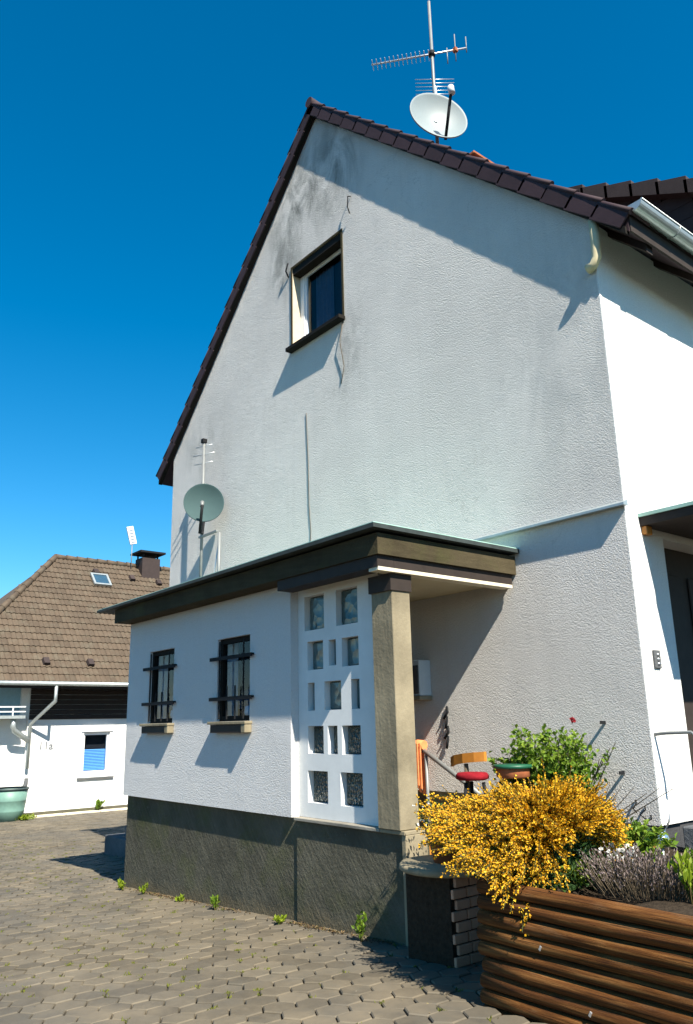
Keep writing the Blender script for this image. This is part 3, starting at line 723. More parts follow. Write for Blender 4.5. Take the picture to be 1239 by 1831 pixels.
# glass-block wall
GY = AY+.085
holes = [(-2.46, .81, -2.17, 1.12), (-2.0, .81, -1.71, 1.12),
         (-2.42, .46, -2.19, .71), (-2.11, .48, -2.01, .70), (-1.93, .46, -1.71, .70),
         (-2.42, .11, -2.32, .35), (-2.18, .11, -1.95, .35), (-1.82, .11, -1.71, .35),
         (-2.42, -.25, -2.20, -.02), (-2.14, -.25, -2.01, -.02), (-1.95, -.25, -1.71, -.02),
         (-2.43, -.65, -2.15, -.39), (-1.98, -.65, -1.70, -.39)]
holes = [(a, z0, b, z1) for a, z0, b, z1 in holes]
Pb = lambda u, v, w: Vector((u, GY+w, v))
b_ = B(); wall(b_, [(-2.558, -.77), (-1.44, -.77), (-1.44, 1.188), (-2.558, 1.188)], [rect(*h) for h in holes], Pb, .10)
gbw = part('glass_block_wall', b_, M['glasswall'], ann)
for h in holes:
    b_ = B(); x0, z0, x1, z1 = h
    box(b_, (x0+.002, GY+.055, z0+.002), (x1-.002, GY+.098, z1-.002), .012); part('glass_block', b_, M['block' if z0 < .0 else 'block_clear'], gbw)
# pillar
b_ = B(); box(b_, (-1.437, AY, -.77), (PX1, AY+.195, 1.134), .006); pl = part('pillar', b_, M['pillar'], ann)
b_ = B(); box(b_, (-1.437, AY+.012, -.799), (PX1+.03, AY+.24, -.771), .004); box(b_, (-1.204, AY+.02, -1.75), (PX1+.03, AY+.24, -.7995), .004); part('pillar_base', b_, M['pillar'], ann)
b_ = B(); box(b_, (-1.445, AY-.02, 1.0), (PX1+.012, AY+.205, 1.133)); part('pillar_head', b_, M['beam'], ann)
# porch floor and steps down to the terrace
b_ = B(); box(b_, (-2.56, AY+.302, -1.9), (-1.45, -.004, -1.10)); part('porch_floor', b_, M['step'], ann)
b_ = B(); box(b_, (-1.448, -1.15, -1.9), (-1.1, -.005, -1.27)); part('step', b_, M['step'], ann)

# mailbox, handrail, cloth, terrace furniture
mb = thing('mailbox', 'pale enamel mailbox hanging in the shade of the porch', 'mailbox', (-2.35, -.1, .22))
b_ = B(); box(b_, (-2.50, -.16, .24), (-2.24, -.002, .58), .006); part('body', b_, M['mailbox'], mb)
b_ = B(); box(b_, (-2.49, -.172, .26), (-2.25, -.161, .53), .003); part('flap', b_, M['greystone'], mb)
b_ = B(); box(b_, (-2.51, -.175, .2), (-2.23, -.003, .238), .004); part('tray', b_, M['pillar'], mb)
hr = thing('handrail', 'slanting pale handrail along the porch steps', 'handrail', (-2.1, -.1, -1.1))
b_ = B(); tube(b_, [(-2.34, -.1, -.24), (-1.72, -.1, -.57), (-1.60, -.1, -.64)], .022, 10); part('rail', b_, M['greysteel'], hr)
for x in (-2.26, -1.68):
    b_ = B(); tube(b_, [(x, -.1, -.28-.53*(x+2.26)), (x, -.1, -1.27)], .016, 8); part('rail_post', b_, M['greysteel'], hr)
b_ = B()
for (y0, z1) in ((-.145, -.60), (-.065, -.66)):
    for k in range(5):
        xa = -2.41+.026*k; zz = z1+random.uniform(-.015, .015)
        box(b_, (xa, y0-.012*(k % 2)-.006, zz), (xa+.024, y0-.012*(k % 2)+.006, -.20), .003)
tube(b_, [(-2.42, -.105, -.21), (-2.27, -.105, -.22)], .045, 8)
single('cloth', b_, M['orange'], 'orange cloth hung over the upper end of the handrail', 'cloth', (-2.35, -.1, -.6))

st = thing('wooden_chair', 'ochre wooden chair with a curved top board on a centre post', 'chair', (-1.3, -.6, -1.27))
b_ = B(); pts = [(-1.47, -.60, -.335), (-1.40, -.635, -.315), (-1.29, -.65, -.30), (-1.18, -.635, -.29), (-1.10, -.60, -.285)]
for a, c in zip(pts, pts[1:]):
    prism(b_, [(a[0], a[1], a[2]-.035), (c[0], c[1], c[2]-.035), (c[0], c[1], c[2]+.04), (a[0], a[1], a[2]+.04)], (0, .03, 0))
part('backrest', b_, M['ochre'], st)
b_ = B(); tube(b_, [(-1.28, -.62, -.34), (-1.28, -.60, -.85)], .018, 8); part('back_post', b_, M['twig'], st)
b_ = B(); box(b_, (-1.47, -.95, -.87), (-1.10, -.58, -.835), .01); part('seat', b_, M['ochre'], st)
for x in (-1.44, -1.13):
    for y in (-.92, -.61):
        b_ = B(); box(b_, (x-.016, y-.016, -1.3), (x+.016, y+.016, -.872)); part('leg', b_, M['ochre'], st)
st = thing('red_stool', 'red padded stool just below the ochre chair back', 'stool', (-1.12, -.72, -1.27))
b_ = B(); lathe(b_, [(0, .026), (.06, .03), (.115, .026), (.13, .008), (.13, -.018), (.10, -.03), (0, -.032)], (-1.13, -.72, -.425), 20); part('seat', b_, M['red'], st, True)
for k in range(3):
    a = k*2.1+.4; b_ = B(); tube(b_, [(-1.12+.08*math.cos(a), -.72+.08*math.sin(a), -.47), (-1.12+.17*math.cos(a), -.72+.17*math.sin(a), -1.30)], .014, 6); part('leg', b_, M['iron'], st)
st = thing('garden_table', 'small round green-topped table beside the climbing rose', 'table', (-.84, -.55, -1.27))
b_ = B(); lathe(b_, [(0, .012), (.15, .012), (.155, 0), (.15, -.016), (0, -.016)], (-.86, -.55, -.35), 24); part('table_top', b_, M['greentop'], st)
b_ = B(); lathe(b_, [(.13, 0), (.13, -.06), (.11, -.07), (0, -.07)], (-.86, -.55, -.367), 20); part('apron', b_, M['terracotta'], st)
for k in range(3):
    a = k*2.1; b_ = B(); tube(b_, [(-.86+.1*math.cos(a), -.55+.1*math.sin(a), -.44), (-.86+.14*math.cos(a), -.55+.14*math.sin(a), -1.30)], .012, 6); part('leg', b_, M['iron'], st)

tr_ = B(); box(tr_, (-1.098, -1.25, -1.9), (.1, -.004, -1.275)); structure('terrace', tr_, M['step'])

# brick pedestal with its round slab, and the pot on it
pd = thing('pot_pedestal', 'low salmon brick pedestal topped by a round stone slab at the porch corner', 'pedestal', (-.74, -1.47, -1.5))
b_ = B(); box(b_, (-.93, -1.665, -1.6), (-.525, -1.305, -.975)); part('shade_core', b_, M['soil'], pd)  # near-black front: deep shade put into the colour, bricks only on the sunlit side
brm = B(); box(brm, (-.002, -.062, -.028), (.022, .062, .028), .004); brm = mesh('brick', brm, M['pink'])
for r_ in range(9):
    for k in range(3):
        y = -1.60+.135*k + (.0 if r_ % 2 else .03)
        piece('brick', brm, pd, (-.524+random.uniform(-.002, .003), min(y, -1.36), -1.005-.065*r_))
b_ = B(); lathe(b_, [(0, .0), (.325, .0), (.335, -.012), (.335, -.035), (.32, -.045), (0, -.045)], (-.73, -1.45, -.925), 40); part('slab', b_, M['pillar'], pd)
pt = thing('terracotta_pot', 'terracotta pot of small white flowers on the round pedestal slab', 'pot', (-.74, -1.46, -.925))
b_ = B(); lathe(b_, [(0, 0), (.085, 0), (.12, .17), (.135, .175), (.135, .21), (.12, .21), (.115, .18), (0, .17)], (-.74, -1.46, -.924), 24); part('pot', b_, M['terracotta'], pt, True)
b_ = B()
for _ in range(260):
    p = Vector((-.76, -1.44, -.72))+Vector((random.gauss(0, .075), random.gauss(0, .07), abs(random.gauss(0, .08))))
    leaf(b_, p, rv()+Vector((0, 0, .5)), rv(), random.uniform(.02, .04), .016)
part('leaves', b_, M['darkgreen'], pt, stuff=True)
b_ = B()
for _ in range(40):
    p = Vector((-.80, -1.46, -.70))+Vector((random.gauss(0, .08), random.gauss(0, .06), abs(random.gauss(.02, .06))))
    for q in range(4): leaf(b_, p, rv(), rv(), .014, .012)
part('blossom', b_, M['whitefl'], pt, stuff=True)

# ------------------------------------------------------------------ log planter
PX0, PY0, PT, LD = .12, -2.13, -.835, .0765
plt = thing('log_planter', 'raised bed edged with stacked brown round logs in the foreground', 'planter', (1.4, PY0, -1.5))
def logmesh(L):
    bm = B(); n = 10; rr = LD/2
    tube(bm, [(L*k/n, random.gauss(0, .0016), random.gauss(0, .0016)) for k in range(n+1)], [rr*random.uniform(.965, 1.0) for _ in range(n+1)], 14)
    return bm
for k in range(10):
    bm = logmesh(2.9); zc = PT-LD*(k+.5)
    bmesh.ops.translate(bm, verts=bm.verts, vec=(PX0+random.uniform(-.012, .012), PY0+LD/2+random.uniform(-.004, .004), zc))
    part('log', bm, M['log'], plt, True)
for k in range(10):
    bm = logmesh(1.75); bmesh.ops.rotate(bm, verts=bm.verts, cent=(0, 0, 0), matrix=Matrix.Rotation(math.pi/2, 3, 'Z'))
    zc = PT-LD*(k+.5)-.004
    bmesh.ops.translate(bm, verts=bm.verts, vec=(PX0+LD/2, PY0+LD+.004, zc)); part('log', bm, M['log'], plt, True)
b_ = B()
nx, ny = 26, 18
gv = [[b_.verts.new((PX0+.04+2.85*i/nx, PY0+.04+1.8*j/ny, PT-.05+random.uniform(-.02, .02)+.03*math.sin(i*.9)*math.sin(j*.8))) for j in range(ny+1)] for i in range(nx+1)]
for i in range(nx):
    for j in range(ny): b_.faces.new((gv[i][j], gv[i+1][j], gv[i+1][j+1], gv[i][j+1])).smooth = True
part('soil', b_, M['soil'], plt)
for (x, k) in ((.78, 6), (1.16, 7), (.52, 3)):
    b_ = B(); z = PT-LD*(k+.5); box(b_, (x, PY0-.004, z-.012), (x+.012, PY0+.006, z+.012), .001, rot=Matrix.Rotation(.5, 3, 'Y')); part('nail_plate', b_, M['alu'], plt)

# ------------------------------------------------------------------ plants
def broom(name, label, base, spec):
    root = thing(name, label, 'shrub', base)
    stems, bl, lf = B(), B(), B()
    base = Vector(base)
    for s in range(spec['n']):
        a = random.uniform(0, 2*math.pi); t_ = random.random()
        tip = Vector((spec['rx']*math.cos(a), spec['ry']*math.sin(a), 0))*math.sqrt(random.uniform(.06, 1))
        if tip.x > 0: tip.x *= spec['right']
        k = (tip.x/spec['rx'])**2+(tip.y/spec['ry'])**2
        tip.z = spec['h']*(1-k*.85)*random.uniform(.72, 1.05) - spec['droop']*max(0, k-.5)*random.uniform(.3, 1.4)
        if tip.y < -spec['ry']*.45 and random.random() < .55 and .10 < tip.x < .42: tip.z -= random.uniform(0, .30)
        if tip.x < -.05: tip.z = max(tip.z, .02 - .32*tip.x + .16*random.random()-.10*random.random())
        mid = Vector((tip.x*.42, tip.y*.42, spec['h']*(.62+.3*random.random())*(1-.25*k)))
        P0 = base+Vector((random.gauss(0, .05), random.gauss(0, .04), 0))
        def bez(q): return P0*(1-q)**2 + (base+mid)*2*q*(1-q) + (base+tip)*q*q
        tube(stems, [bez(q/6) for q in range(7)], [.006-.0007*q for q in range(7)], 4, False)
        nb = random.randint(34, 52)
        for q in range(nb):
            tt = .30+.70*(q+random.random())/nb
            p = bez(min(1, tt)); d = (bez(min(1, tt+.02))-bez(tt-.02)).normalized()
            for w in range(2):
                off = rv(1); off -= d*off.dot(d); off.normalize()
                o = p+off*random.uniform(.001, .009); dd = (off*.8+d*1.0+Vector((0, 0, .15))).normalized(); L = random.uniform(.010, .021)
                leaf(bl, o, dd, rv(), L, L*.8, 0, .4)
            if random.random() < .35:
                off = rv(1); leaf(lf, p+off*.01, off+d, rv(), random.uniform(.012, .022), .006)
        if random.random() < .75:      # short side twigs carrying flowers
            for w in range(2):
                tt = random.uniform(.5, .95); p = bez(tt); d = (bez(min(1, tt+.02))-bez(tt-.02)).normalized(); d2_ = (d+rv(.42)+Vector((0, 0, .2))).normalized(); L2 = random.uniform(.06, .15)
                tube(stems, [p, p+d2_*L2], .0022, 3, False)
                for q in range(12):
                    o = p+d2_*L2*(q+1)/12+rv(.005); L = random.uniform(.010, .018); leaf(bl, o, d2_+rv(.7), rv(), L, L*.85, 0, .4)
    for q in range(3800):
        v = rv(1)
        while v.length > 1: v = rv(1)
        v = Vector((v.x*spec['rx']*.8, v.y*spec['ry']*.75, .02+spec['h']*.78*abs(v.z)*math.sqrt(max(0, 1-v.x*v.x*.8))))
        if v.x > 0: v.x *= spec['right']
        if v.x < -.1: v.z = max(v.z, .02-.30*v.x)
        leaf(lf, base+v, rv()+Vector((0, 0, .6)), rv(), random.uniform(.03, .06), .018)
    part('twigs', stems, M['broomstem'], root, stuff=True)
    part('blossom', bl, M['broom'], root, stuff=True)
    part('leaves', lf, M['darkgreen'], root, stuff=True)
    return root
broom('broom_shrub', 'large golden-yellow flowering broom spilling over the log planter', (.28, -1.72, -.90),
      dict(n=1150, rx=.92, ry=.50, right=.46, h=.55, droop=.22))

def leafy(name, label, base, r_, h, n, mat, L, cat='plant', group=None, stem=True, up=.4):
    root = thing(name, label, cat, base, group); base = Vector(base); b_ = B(); s_ = B()
    for _ in range(max(6, n//12)):
        a = random.uniform(0, 2*math.pi); q = math.sqrt(random.random())
        tip = base+Vector((r_*q*math.cos(a), r_*q*math.sin(a), h*(1-.45*q*q)*random.uniform(.7, 1.08)))
        md = base.lerp(tip, .5)+Vector((0, 0, h*.12))
        tube(s_, [base+rv(.01), md, tip], [.004, .003, .0015], 4, False)
        for k in range(12):
            t_ = random.uniform(.2, 1); p = base.lerp(md, t_*2) if t_ < .5 else md.lerp(tip, t_*2-1)
            d = rv(1)+Vector((0, 0, up)); ll = L*random.uniform(.6, 1.2); leaf(b_, p+rv(.012), d, rv()+Vector((0, 0, .8)), ll, ll*.55)
    part('stems', s_, M['broomstem'], root, stuff=True); part('leaves', b_, mat, root, stuff=True); return root
# climbing rose against the gable
def rose():
    root = thing('rose_bush', 'bright green climbing rose on bare canes against the gable wall', 'shrub', (-.75, -.28, -1.27))
    cn, lf, fl, tw = B(), B(), B(), B(); base = Vector((-.75, -.28, -1.28))
    for k in range(70):
        a = random.uniform(-1, 1); bz_ = random.random()
        tip = Vector((-.72+.40*a+.03*random.gauss(0, 1), -.30+random.uniform(-.16, .14), -.52+.46*bz_*(1-.45*a*a)))
        if k < 4: tip = Vector((-.30+.05*k, -.22, -.30+.04*k))
        md = base.lerp(tip, .5)+Vector((random.gauss(0, .04), 0, .06))
        tube(cn, [base+rv(.02), md, tip], [.008, .006, .003], 5, False)
        for q in range(110 if k >= 4 else 16):
            t_ = random.uniform(.35, 1.04); p = md.lerp(tip, (t_-.3)/.7) if t_ > .3 else base.lerp(md, t_)
            if p.z < -.68: continue
            L = random.uniform(.028, .058); leaf(lf, p+rv(.045), rv()+Vector((.15, -.25, .15)), rv()+Vector((.4, -.3, .8)), L, L*.62)
    for (x, z) in ((-.46, -.02), (-.40, -.44), (-.28, -.72), (-.24, -.66)):
        for q in range(16): leaf(fl, Vector((x, -.27, z))+rv(.014), rv(), rv(), .026, .022, 0, .4)
    for k in range(7):
        p = Vector((-.50+.05*k, -.2, -1.0)); tube(tw, [p, p+Vector((.06, .02, .3)), p+Vector((.1+.05*k, .08, .52+random.uniform(-.06, .06)))], [.006, .005, .002], 4, False)
    part('canes', cn, M['twig'], root, stuff=True); part('leaves', lf, M['green'], root, stuff=True)
    part('roses', fl, M['redfl'], root, stuff=True); part('bare_twigs', tw, M['twig'], root, stuff=True)
rose()
leafy('leafy_perennial', 'bright green leafy perennial behind the white flowers in the bed', (.40, -1.02, -.88), .30, .30, 560, M['green'], .055, group='leafy plants in the bed')
leafy('leafy_perennial', 'bright green leafy perennial at the right edge beside the dark post', (.93, -.95, -.88), .24, .22, 380, M['green'], .05, group='leafy plants in the bed')
leafy('leafy_perennial', 'dark red-stalked plant close to the gable plinth beside the broom', (.10, -.62, -.88), .20, .30, 200, M['darkgreen'], .04, group='leafy plants in the bed')
leafy('lime_plant', 'lime yellow low plant under the right side of the broom', (.52, -1.78, -.87), .16, .13, 300, M['lime'], .03)
leafy('grass_tuft', 'green blade tuft at the right end of the log planter', (1.17, -1.78, -.87), .10, .22, 200, M['lime'], .05, up=2.5)
def flowers(name, label, base, r_, h, n, mat, L, lm):
    root = leafy(name, label, base, r_, h*.75, 160, lm, .028); b_ = B()
    for _ in range(n):
        a = random.uniform(0, 6.28); q = math.sqrt(random.random())*r_
        p = Vector(base)+Vector((q*math.cos(a), q*math.sin(a), h*random.uniform(.7, 1.05)))
        for k in range(6): leaf(b_, p, rv()+Vector((0, 0, .6)), rv(), L, L*.7, 0, .3)
    part('blossom', b_, mat, root, stuff=True)
flowers('white_flower_plant', 'clump of small white flowers in front of the leafy perennial', (.58, -1.45, -.87), .15, .16, 22, M['whitefl'], .022, M['green'])
flowers('red_flower_plant', 'clump of crimson flowers between broom and white flowers', (.44, -1.55, -.87), .10, .17, 12, M['redfl'], .028, M['green'])
lv = thing('lavender', 'faded grey-mauve lavender bush behind the top log', 'plant', (.86, -1.68, -.88)); b_ = B(); s_ = B()
for _ in range(420):
    a = random.uniform(0, 6.28); q = math.sqrt(random.random()); bs = Vector((.86+.26*q*math.cos(a), -1.66+.20*q*math.sin(a), -.88))
    tp = bs+Vector((.10*q*math.cos(a)+random.gauss(0, .02), .08*q*math.sin(a)-.02, random.uniform(.10, .21)))
    tube(s_, [bs, tp], .0022, 3, False)
    for k in range(6): leaf(b_, bs.lerp(tp, .6+.075*k)+rv(.004), (tp-bs).normalized()+rv(.5), rv(), .018, .009)
part('stalks', s_, M['twig'], lv, stuff=True); part('spikes', b_, M['lav'], lv, stuff=True)
# weeds at the foot of the annex plinth
for (x, y, r_, h, lab, mt) in ((-5.75, -1.53, .07, .11, 'lime green weed at the left corner of the annex plinth', 'lime'), (-5.2, -1.53, .08, .13, 'tall lime weed, second from the annex corner', 'lime'),
                               (-4.4, -1.52, .05, .05, 'tiny weed seedling midway along the annex plinth', 'lime'), (-3.70, -1.52, .05, .14, 'upright dark grass weed below the right barred window', 'green'),
                               (-2.62, -1.53, .05, .06, 'small weed at the joint of the two plinth blocks', 'lime'), (-1.55, -1.55, .05, .22, 'tall green weed beside the pillar base', 'green')):
    leafy('weed', lab, (x, y, g(x)-.01), r_, h, 90, M[mt], .04, 'weed', 'weeds along the annex plinth', up=1.2)

# lamp ball, post, small ornaments in the bed
gl = thing('garden_globe', 'shiny blue glass globe lamp on a wire stand before the dark plinth', 'globe lamp', (.34, -.58, -.9))
b_ = B(); lathe(b_, [(.05*math.sin(math.pi*k/12), -.05*math.cos(math.pi*k/12)) for k in range(13)], (.34, -.58, -.775), 24); part('globe', b_, M['chrome'], gl, True)
b_ = B(); tube(b_, [(.34, -.58, -.95), (.34, -.58, -.82)], .008, 6); tube(b_, [(.36, -.58, -.73), (.40, -.57, -.66), (.42, -.57, -.60)], .006, 5); part('stand', b_, M['alu'], gl)
b_ = B(); box(b_, (.40, -.42, -1.0), (.75, -.2, -.70), .01); single('stone_post', b_, M['greystone'], 'dark grey stone post at the right edge beside the house corner', 'post', (.57, -.3, -1.0))

# ------------------------------------------------------------------ stone steps on the far side of the annex
sp = thing('stone_steps', 'low stone steps poking out behind the far corner of the annex', 'steps', (-8.6, .0, -1.9))
for (x0, x1, z) in ((-9.42, -8.0, -1.64), (-9.05, -8.0, -1.48)):
    b_ = B(); box(b_, (x0, -.22 if z < -1.6 else -.05, -2.1), (x1, .5, z), .01); part('step', b_, M['greystone'], sp)

# ------------------------------------------------------------------ the neighbour's house
NX = -20.0; EXn_ = NX+.92
nb = thing('neighbour_house', 'white bungalow with a large hipped tan-tiled roof behind the yard', 'house', (NX, 5, -2.4))
Pn = lambda u, v, w: Vector((NX-w, u, v))
nw = (3.44, -1.27, 4.24, -.13)
b_ = B(); wall(b_, [(1.8, -2.22), (11, -2.22), (11, 1.25), (1.8, 1.25)], [rect(*nw)], Pn, .3); part('front_wall', b_, M['neigh'], nb)
b_ = B(); wall(b_, [(-2.5, -2.5), (1.798, -2.5), (1.798, 1.25), (-2.5, 1.25)], [rect(-1.2, .42, 1.62, 1.2)], lambda u, v, w: Vector((NX-.12-w, u, v)), .2); part('side_wing', b_, M['neigh'], nb)
b_ = B(); box(b_, (NX-9, -1, -2.5), (NX-.35, 11, 1.2)); part('rear_wall', b_, M['neigh'], nb)
b_ = B(); box(b_, (NX-.28, 1.8, -2.6), (NX+.015, 11, -2.222)); part('plinth', b_, M['plinth'], nb)
b_ = B(); box(b_, (EXn_-.02, -1.05, 1.10), (EXn_+.005, 13, 1.245)); part('eave_board', b_, M['beam'], nb)
for k in range(7):  # dark boards added to stand in for the eaves' shadow on the white wall
    b_ = B(); box(b_, (NX+.001, 1.82, .27+k*.14), (NX+.03, 10.9, .402+k*.14), .004); part('eave_shade_board', b_, M['beam'], nb)
# window
b_ = B(); ring_frame(b_, nw[0]+.002, nw[1]+.002, nw[2]-.002, nw[3]-.002, .06, Pn, .06, .13); f = part('window', b_, M['white_paint'], nb)
b_ = B(); box(b_, (NX-.105, nw[0]+.06, nw[1]+.06), (NX-.098, nw[2]-.06, nw[3]-.06)); part('pane', b_, M['pane'], f)
b_ = B()
for k in range(14):
    z = nw[1]+.065+k*.043; prism(b_, [(NX-.16, nw[0]+.065, z), (NX-.14, nw[0]+.065, z+.0215), (NX-.16, nw[0]+.065, z+.043), (NX-.165, nw[0]+.065, z+.043), (NX-.145, nw[0]+.065, z+.0215), (NX-.165, nw[0]+.065, z)], (0, nw[2]-nw[0]-.13, 0))
part('blind', b_, M['blue_blind'], f)
b_ = B(); box(b_, (NX-.345, nw[0]-.1, nw[1]-.1), (NX-.305, nw[2]+.1, nw[3]+.1)); part('room', b_, M['dark'], f)
b_ = B(); box(b_, (NX-.06, nw[0]-.14, nw[1]-.16), (NX+.07, nw[2]+.16, nw[1]-.115)); part('window_sill', b_, M['greystone'], f)
b_ = B(); box(b_, (NX+.001, nw[0]-.08, nw[3]+.04), (NX+.05, nw[2]+.10, nw[3]+.16)); part('roller_box', b_, M['white_paint'], f)
for (y0, y1) in ((nw[0]-.08, nw[0]-.002), (nw[2]+.002, nw[2]+.09)):
    b_ = B(); box(b_, (NX+.001, y0, nw[1]-.11), (NX+.012, y1, nw[3]+.04)); part('window_trim', b_, M['white_paint'], f)
# balcony-like strip window and railing at the left
b_ = B(); box(b_, (NX-.30, -1.2, .42), (NX-.25, 1.62, 1.2)); part('loggia_glazing', b_, M['lightblue'], nb)
b_ = B(); box(b_, (NX-.1, -1.6, .30), (NX+.55, 1.55, .38)); part('ledge', b_, M['zinc'], nb)
b_ = B()
for z in (.47, .60): box(b_, (NX+.50, -1.6, z), (NX+.53, 1.55, z+.03))
for y in (-1.2, -.4, .4, 1.2): box(b_, (NX+.502, y, .382), (NX+.528, y+.03, .60))
part('railing', b_, M['white_paint'], nb)
# roof with hip
EXn, EZ, RXn, RZ = NX+.92, 1.26, -23.6, 5.75
HY = 3.45
b_ = B()
e0 = Vector((EXn, HY-4.5, EZ)); e1 = Vector((EXn, 13, EZ)); q0 = Vector((RXn, HY, RZ)); q1 = Vector((RXn, 13, RZ)); w0 = Vector((2*RXn-EXn, HY-4.5, EZ)); w1 = Vector((2*RXn-EXn, 13, EZ))
V = [b_.verts.new(v) for v in (e0, e1, q1, q0, w0, w1)]
for fc in ((0, 1, 2, 3), (0, 3, 4), (4, 3, 2, 5), (0, 4, 5, 1), (1, 5, 2)): b_.faces.new([V[i] for i in fc])
bmesh.ops.recalc_face_normals(b_, faces=b_.faces)
nr = part('roof', b_, M['roof_n'], nb)
sd = (q1-e1); SLEN = math.hypot(sd.x, sd.z); sdir = Vector((sd.x, 0, sd.z)).normalized(); snrm = Vector((-sdir.z, 0, sdir.x)); 
if snrm.z < 0: snrm = -snrm
TW, TG = .30, .302
def ntile(bm, c):
    # a two-roll tile: profile across Y, swept up the slope, lower end lifted
    prof = [(-.15, .0), (-.105, .022), (-.06, .030), (-.02, .008), (.02, .008), (.06, .030), (.105, .022), (.148, .0)]
    lo = [c + Vector((0, y, 0)) + snrm*(z+.034) for y, z in prof]; hi_ = [c + sdir*(TG+.05) + Vector((0, y, 0)) + snrm*(z+.004) for y, z in prof]
    lw = [c + Vector((0, y, 0)) + snrm*(z+.004) for y, z in prof]
    A = [bm.verts.new(p) for p in lo]; Bv = [bm.verts.new(p) for p in hi_]; Cv = [bm.verts.new(p) for p in lw]
    for k in range(len(prof)-1):
        bm.faces.new((A[k], A[k+1], Bv[k+1], Bv[k])); bm.faces.new((Cv[k], Cv[k+1], A[k+1], A[k]))
tb = B(); ntile(tb, Vector((0, 0, 0))); tm = mesh('roof_tile', tb, M['roof_n'])
spots = []
for r_ in range(21):
    for k in range(48):
        y = HY-4.4+k*TW + (.15 if r_ % 2 else 0)
        c = Vector((EXn, y, EZ)) + sdir*(r_*TG)
        hipy = HY-4.5+4.5*(r_*TG)/SLEN
        if y < hipy+.1 or y > 12.8: continue
        q = to_px(c); vis = q and 0 < q[0] < 330 and q[1] < 1235 and not (q[0] > 215 and q[1] > 1085)
        spots.append((0 if vis else 1, q[2], c))
spots.sort(key=lambda s: s[:2])
for s in spots[:300]: piece('roof_tile', tm, nr, s[2]+snrm*random.uniform(0, .006))
tb = B()
for s in spots[300:]: ntile(tb, s[2])
part('roof_tile_field', tb, M['roof_n'], nr, stuff=True)
b_ = B()
for k in range(16):
    a = e0.lerp(q0, k/16); c = e0.lerp(q0, (k+1.08)/16); tube(b_, [a+Vector((0, 0, .05)), c+Vector((0, 0, .06))], [.11, .09], 10)
part('hip_tile', b_, M['roof_n'], nr, stuff=True)
b_ = B()
for k in range(26):
    y = HY+k*.37; tube(b_, [(RXn, y, RZ+.05), (RXn, y+.39, RZ+.04)], [.11, .09], 10)
part('ridge_tile', b_, M['roof_n'], nr, stuff=True)
# vent tiles
for (px, py_) in ((73, 0), (146, 0), (214, 0)): pass
for (y, r_) in ((2.05, 2.2), (3.35, 2.2), (4.75, 2.2), (4.7, 18.3), (6.0, 17.8), (7.0, 17.4), (8.3, 17.2)):
    c = Vector((EXn, y, EZ))+sdir*(r_*TG)+snrm*.05; b_ = B(); prism(b_, [c+Vector((0, -.1, 0)), c+Vector((0, .1, 0)), c+Vector((0, .08, 0))+snrm*.10, c+Vector((0, -.08, 0))+snrm*.10], sdir*.24); part('vent_tile', b_, M['darktile'], nr)
# skylight
c = Vector((EXn, 4.45, EZ))+sdir*(16.1*TG)+snrm*.07
b_ = B(); wv = Vector((0, 1, 0))
def slab(bm, c0, w, h, t_): prism(bm, [c0, c0+wv*w, c0+wv*w+sdir*h, c0+sdir*h], snrm*t_)
for (du, dv, w, h) in ((0, 0, .62, .07), (0, .58, .62, .07), (0, .07, .07, .51), (.55, .07, .07, .51)): slab(b_, c+wv*du+sdir*dv, w, h, .07)
sk = part('skylight', b_, M['zinc'], nr)
b_ = B(); slab(b_, c+wv*.07+sdir*.07+snrm*.03, .48, .51, .01); part('pane', b_, simple('skylight_glass', (.03, .07, .11), .1, .8), sk)
# chimney, gutter, pipes
b_ = B(); box(b_, (-23.7, 6.45, 5.2), (-23.1, 7.15, 6.05)); nc = part('chimney', b_, M['darktile'], nr)
b_ = B(); box(b_, (-23.85, 6.30, 6.22), (-22.95, 7.30, 6.29)); box(b_, (-23.7, 6.5, 6.052), (-23.65, 6.55, 6.219)); box(b_, (-23.2, 7.05, 6.052), (-23.15, 7.1, 6.219)); box(b_, (-23.2, 6.5, 6.052), (-23.15, 6.55, 6.219)); part('chimney_cap', b_, M['iron'], nr)
b_ = B(); tube(b_, [(EXn+.07, -1.2, EZ-.03), (EXn+.07, 13, EZ-.03)], .06, 8); part('gutter', b_, M['zinc'], nb)
b_ = B(); prism(b_, [(EXn-.02, HY-4.5, EZ-.03), (EXn-.02, 13, EZ-.03), (NX+.0, 13, EZ-.06), (NX+.0, HY-4.5, EZ-.06)], (0, 0, .02)); part('soffit', b_, M['beam'], nb)
b_ = B(); tube(b_, [(EXn+.05, 2.2, EZ-.06), (EXn+.05, 2.2, EZ-.5), (NX+.12, 1.84, .15), (NX+.12, 1.84, -1.05)], .05, 8); dp = part('downpipe', b_, M['zinc'], nb)
b_ = B(); tube(b_, [(NX+.12, 1.84, -1.3), (NX+.12, 1.84, -1.45), (NX+.20, 1.72, -1.62)], .055, 8); part('downpipe_shoe', b_, M['greystone'], nb)
b_ = B(); tube(b_, [(NX+.40, 1.28, .30), (NX+.40, 1.28, .08), (NX+.35, 1.34, -.02), (NX+.16, 1.78, -.28)], .075, 10); part('branch_pipe', b_, M['zinc'], nb)
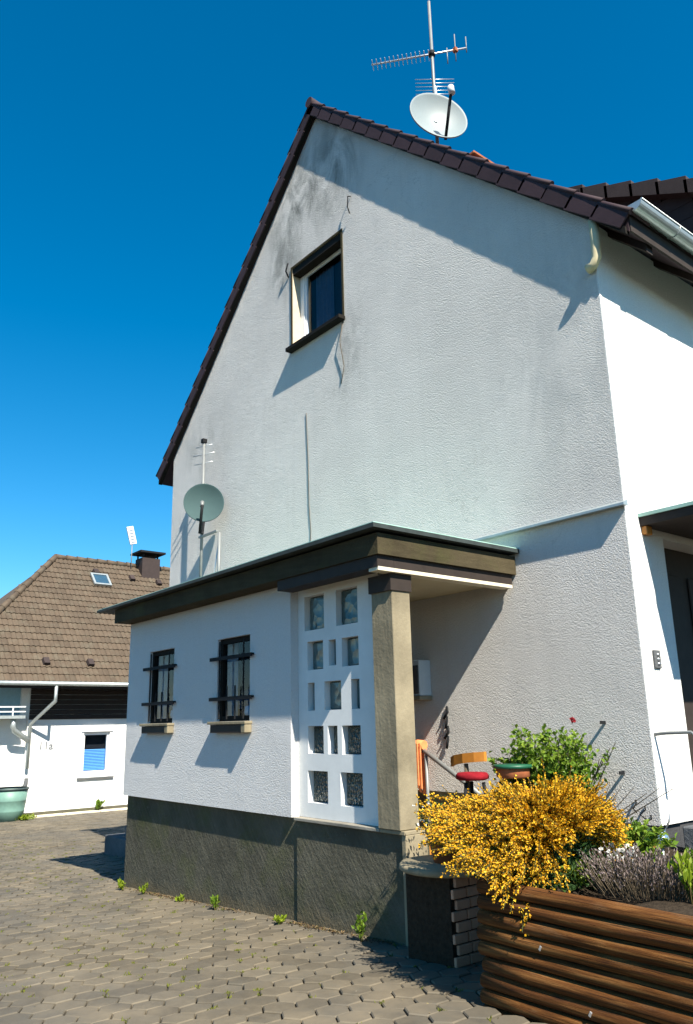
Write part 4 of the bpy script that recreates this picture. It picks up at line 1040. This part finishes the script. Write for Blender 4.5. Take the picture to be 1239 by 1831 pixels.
# house number on the wall
fc = bpy.data.curves.new('house_number', 'FONT'); fc.body = '11a'; fc.size = .30; fc.extrude = .008; fc.align_x = 'CENTER'
tmp = bpy.data.objects.new('number_outline', fc); COL.objects.link(tmp); bpy.context.view_layer.update()
nme = bpy.data.meshes.new_from_object(tmp); bpy.data.objects.remove(tmp); bpy.data.curves.remove(fc); nme.name = 'house_number'
fo = bpy.data.objects.new('house_number', nme); COL.objects.link(fo); fo.parent = nb
fo.location = Vector((NX+.012, 2.35, -.55)) - origin(nb); fo.rotation_euler = (math.pi/2, 0, math.pi/2); nme.materials.clear(); nme.materials.append(simple('grey_numeral', (.10, .11, .13), .6))
# small aerial on that roof
pa = thing('panel_aerial', 'small white panel aerial standing by the neighbour chimney', 'aerial', (-23.4, 6.2, 5.9))
b_ = B(); tube(b_, [(-23.4, 6.15, 5.6), (-23.4, 6.15, 6.62)], .018, 6); part('mast', b_, M['greysteel'], pa)
b_ = B(); box(b_, (-23.44, 5.98, 6.55), (-23.36, 6.24, 7.22), .01, rot=Matrix.Rotation(.28, 3, 'X')); part('panel', b_, M['white_paint'], pa)
b_ = B()
for k in range(5): box(b_, (-23.355, 6.03, 6.62+.11*k), (-23.34, 6.19, 6.65+.11*k), rot=Matrix.Rotation(.28, 3, 'X'), piv=Vector((-23.4, 6.11, 6.885)))
part('panel_slot', b_, M['alu'], pa)
# bin by the wall
bn = thing('rain_barrel', 'pale green ribbed plastic tub against the neighbour wall', 'tub', (-19.2, 1.25, -2.3))
b_ = B(); gzb = g(-19.3)
lathe(b_, [(0, 0), (.36, 0), (.40, .24), (.406, .25), (.402, .27), (.43, .50), (.438, .51), (.433, .53), (.46, .78), (.44, .78), (.42, .5), (0, .45)], (-19.3, 1.25, gzb), 28); part('tub', b_, M['binpl'], bn)
b_ = B(); lathe(b_, [(.441, .781), (.485, .781), (.485, .83), (.441, .83)], (-19.3, 1.25, gzb), 28); part('rim', b_, M['bindark'], bn)
leafy('weed', 'green weed growing from the foot of the neighbour wall', (-19.85, 3.95, g(-19.85)), .14, .38, 160, M['green'], .10, 'weed', up=1.2)
leafy('weed', 'low weed patch under the pale green tub', (-19.0, 1.6, g(-19)), .35, .12, 260, M['lime'], .08, 'weed')
b_ = B()
for k in range(9):
    box(b_, (NX+.02, 1.95+k*1.0, -2.40), (NX+.34, 2.93+k*1.0, g(-19.8)+.035), .01)
part('kerb_slab', b_, M['creamedge'], nb, stuff=True)
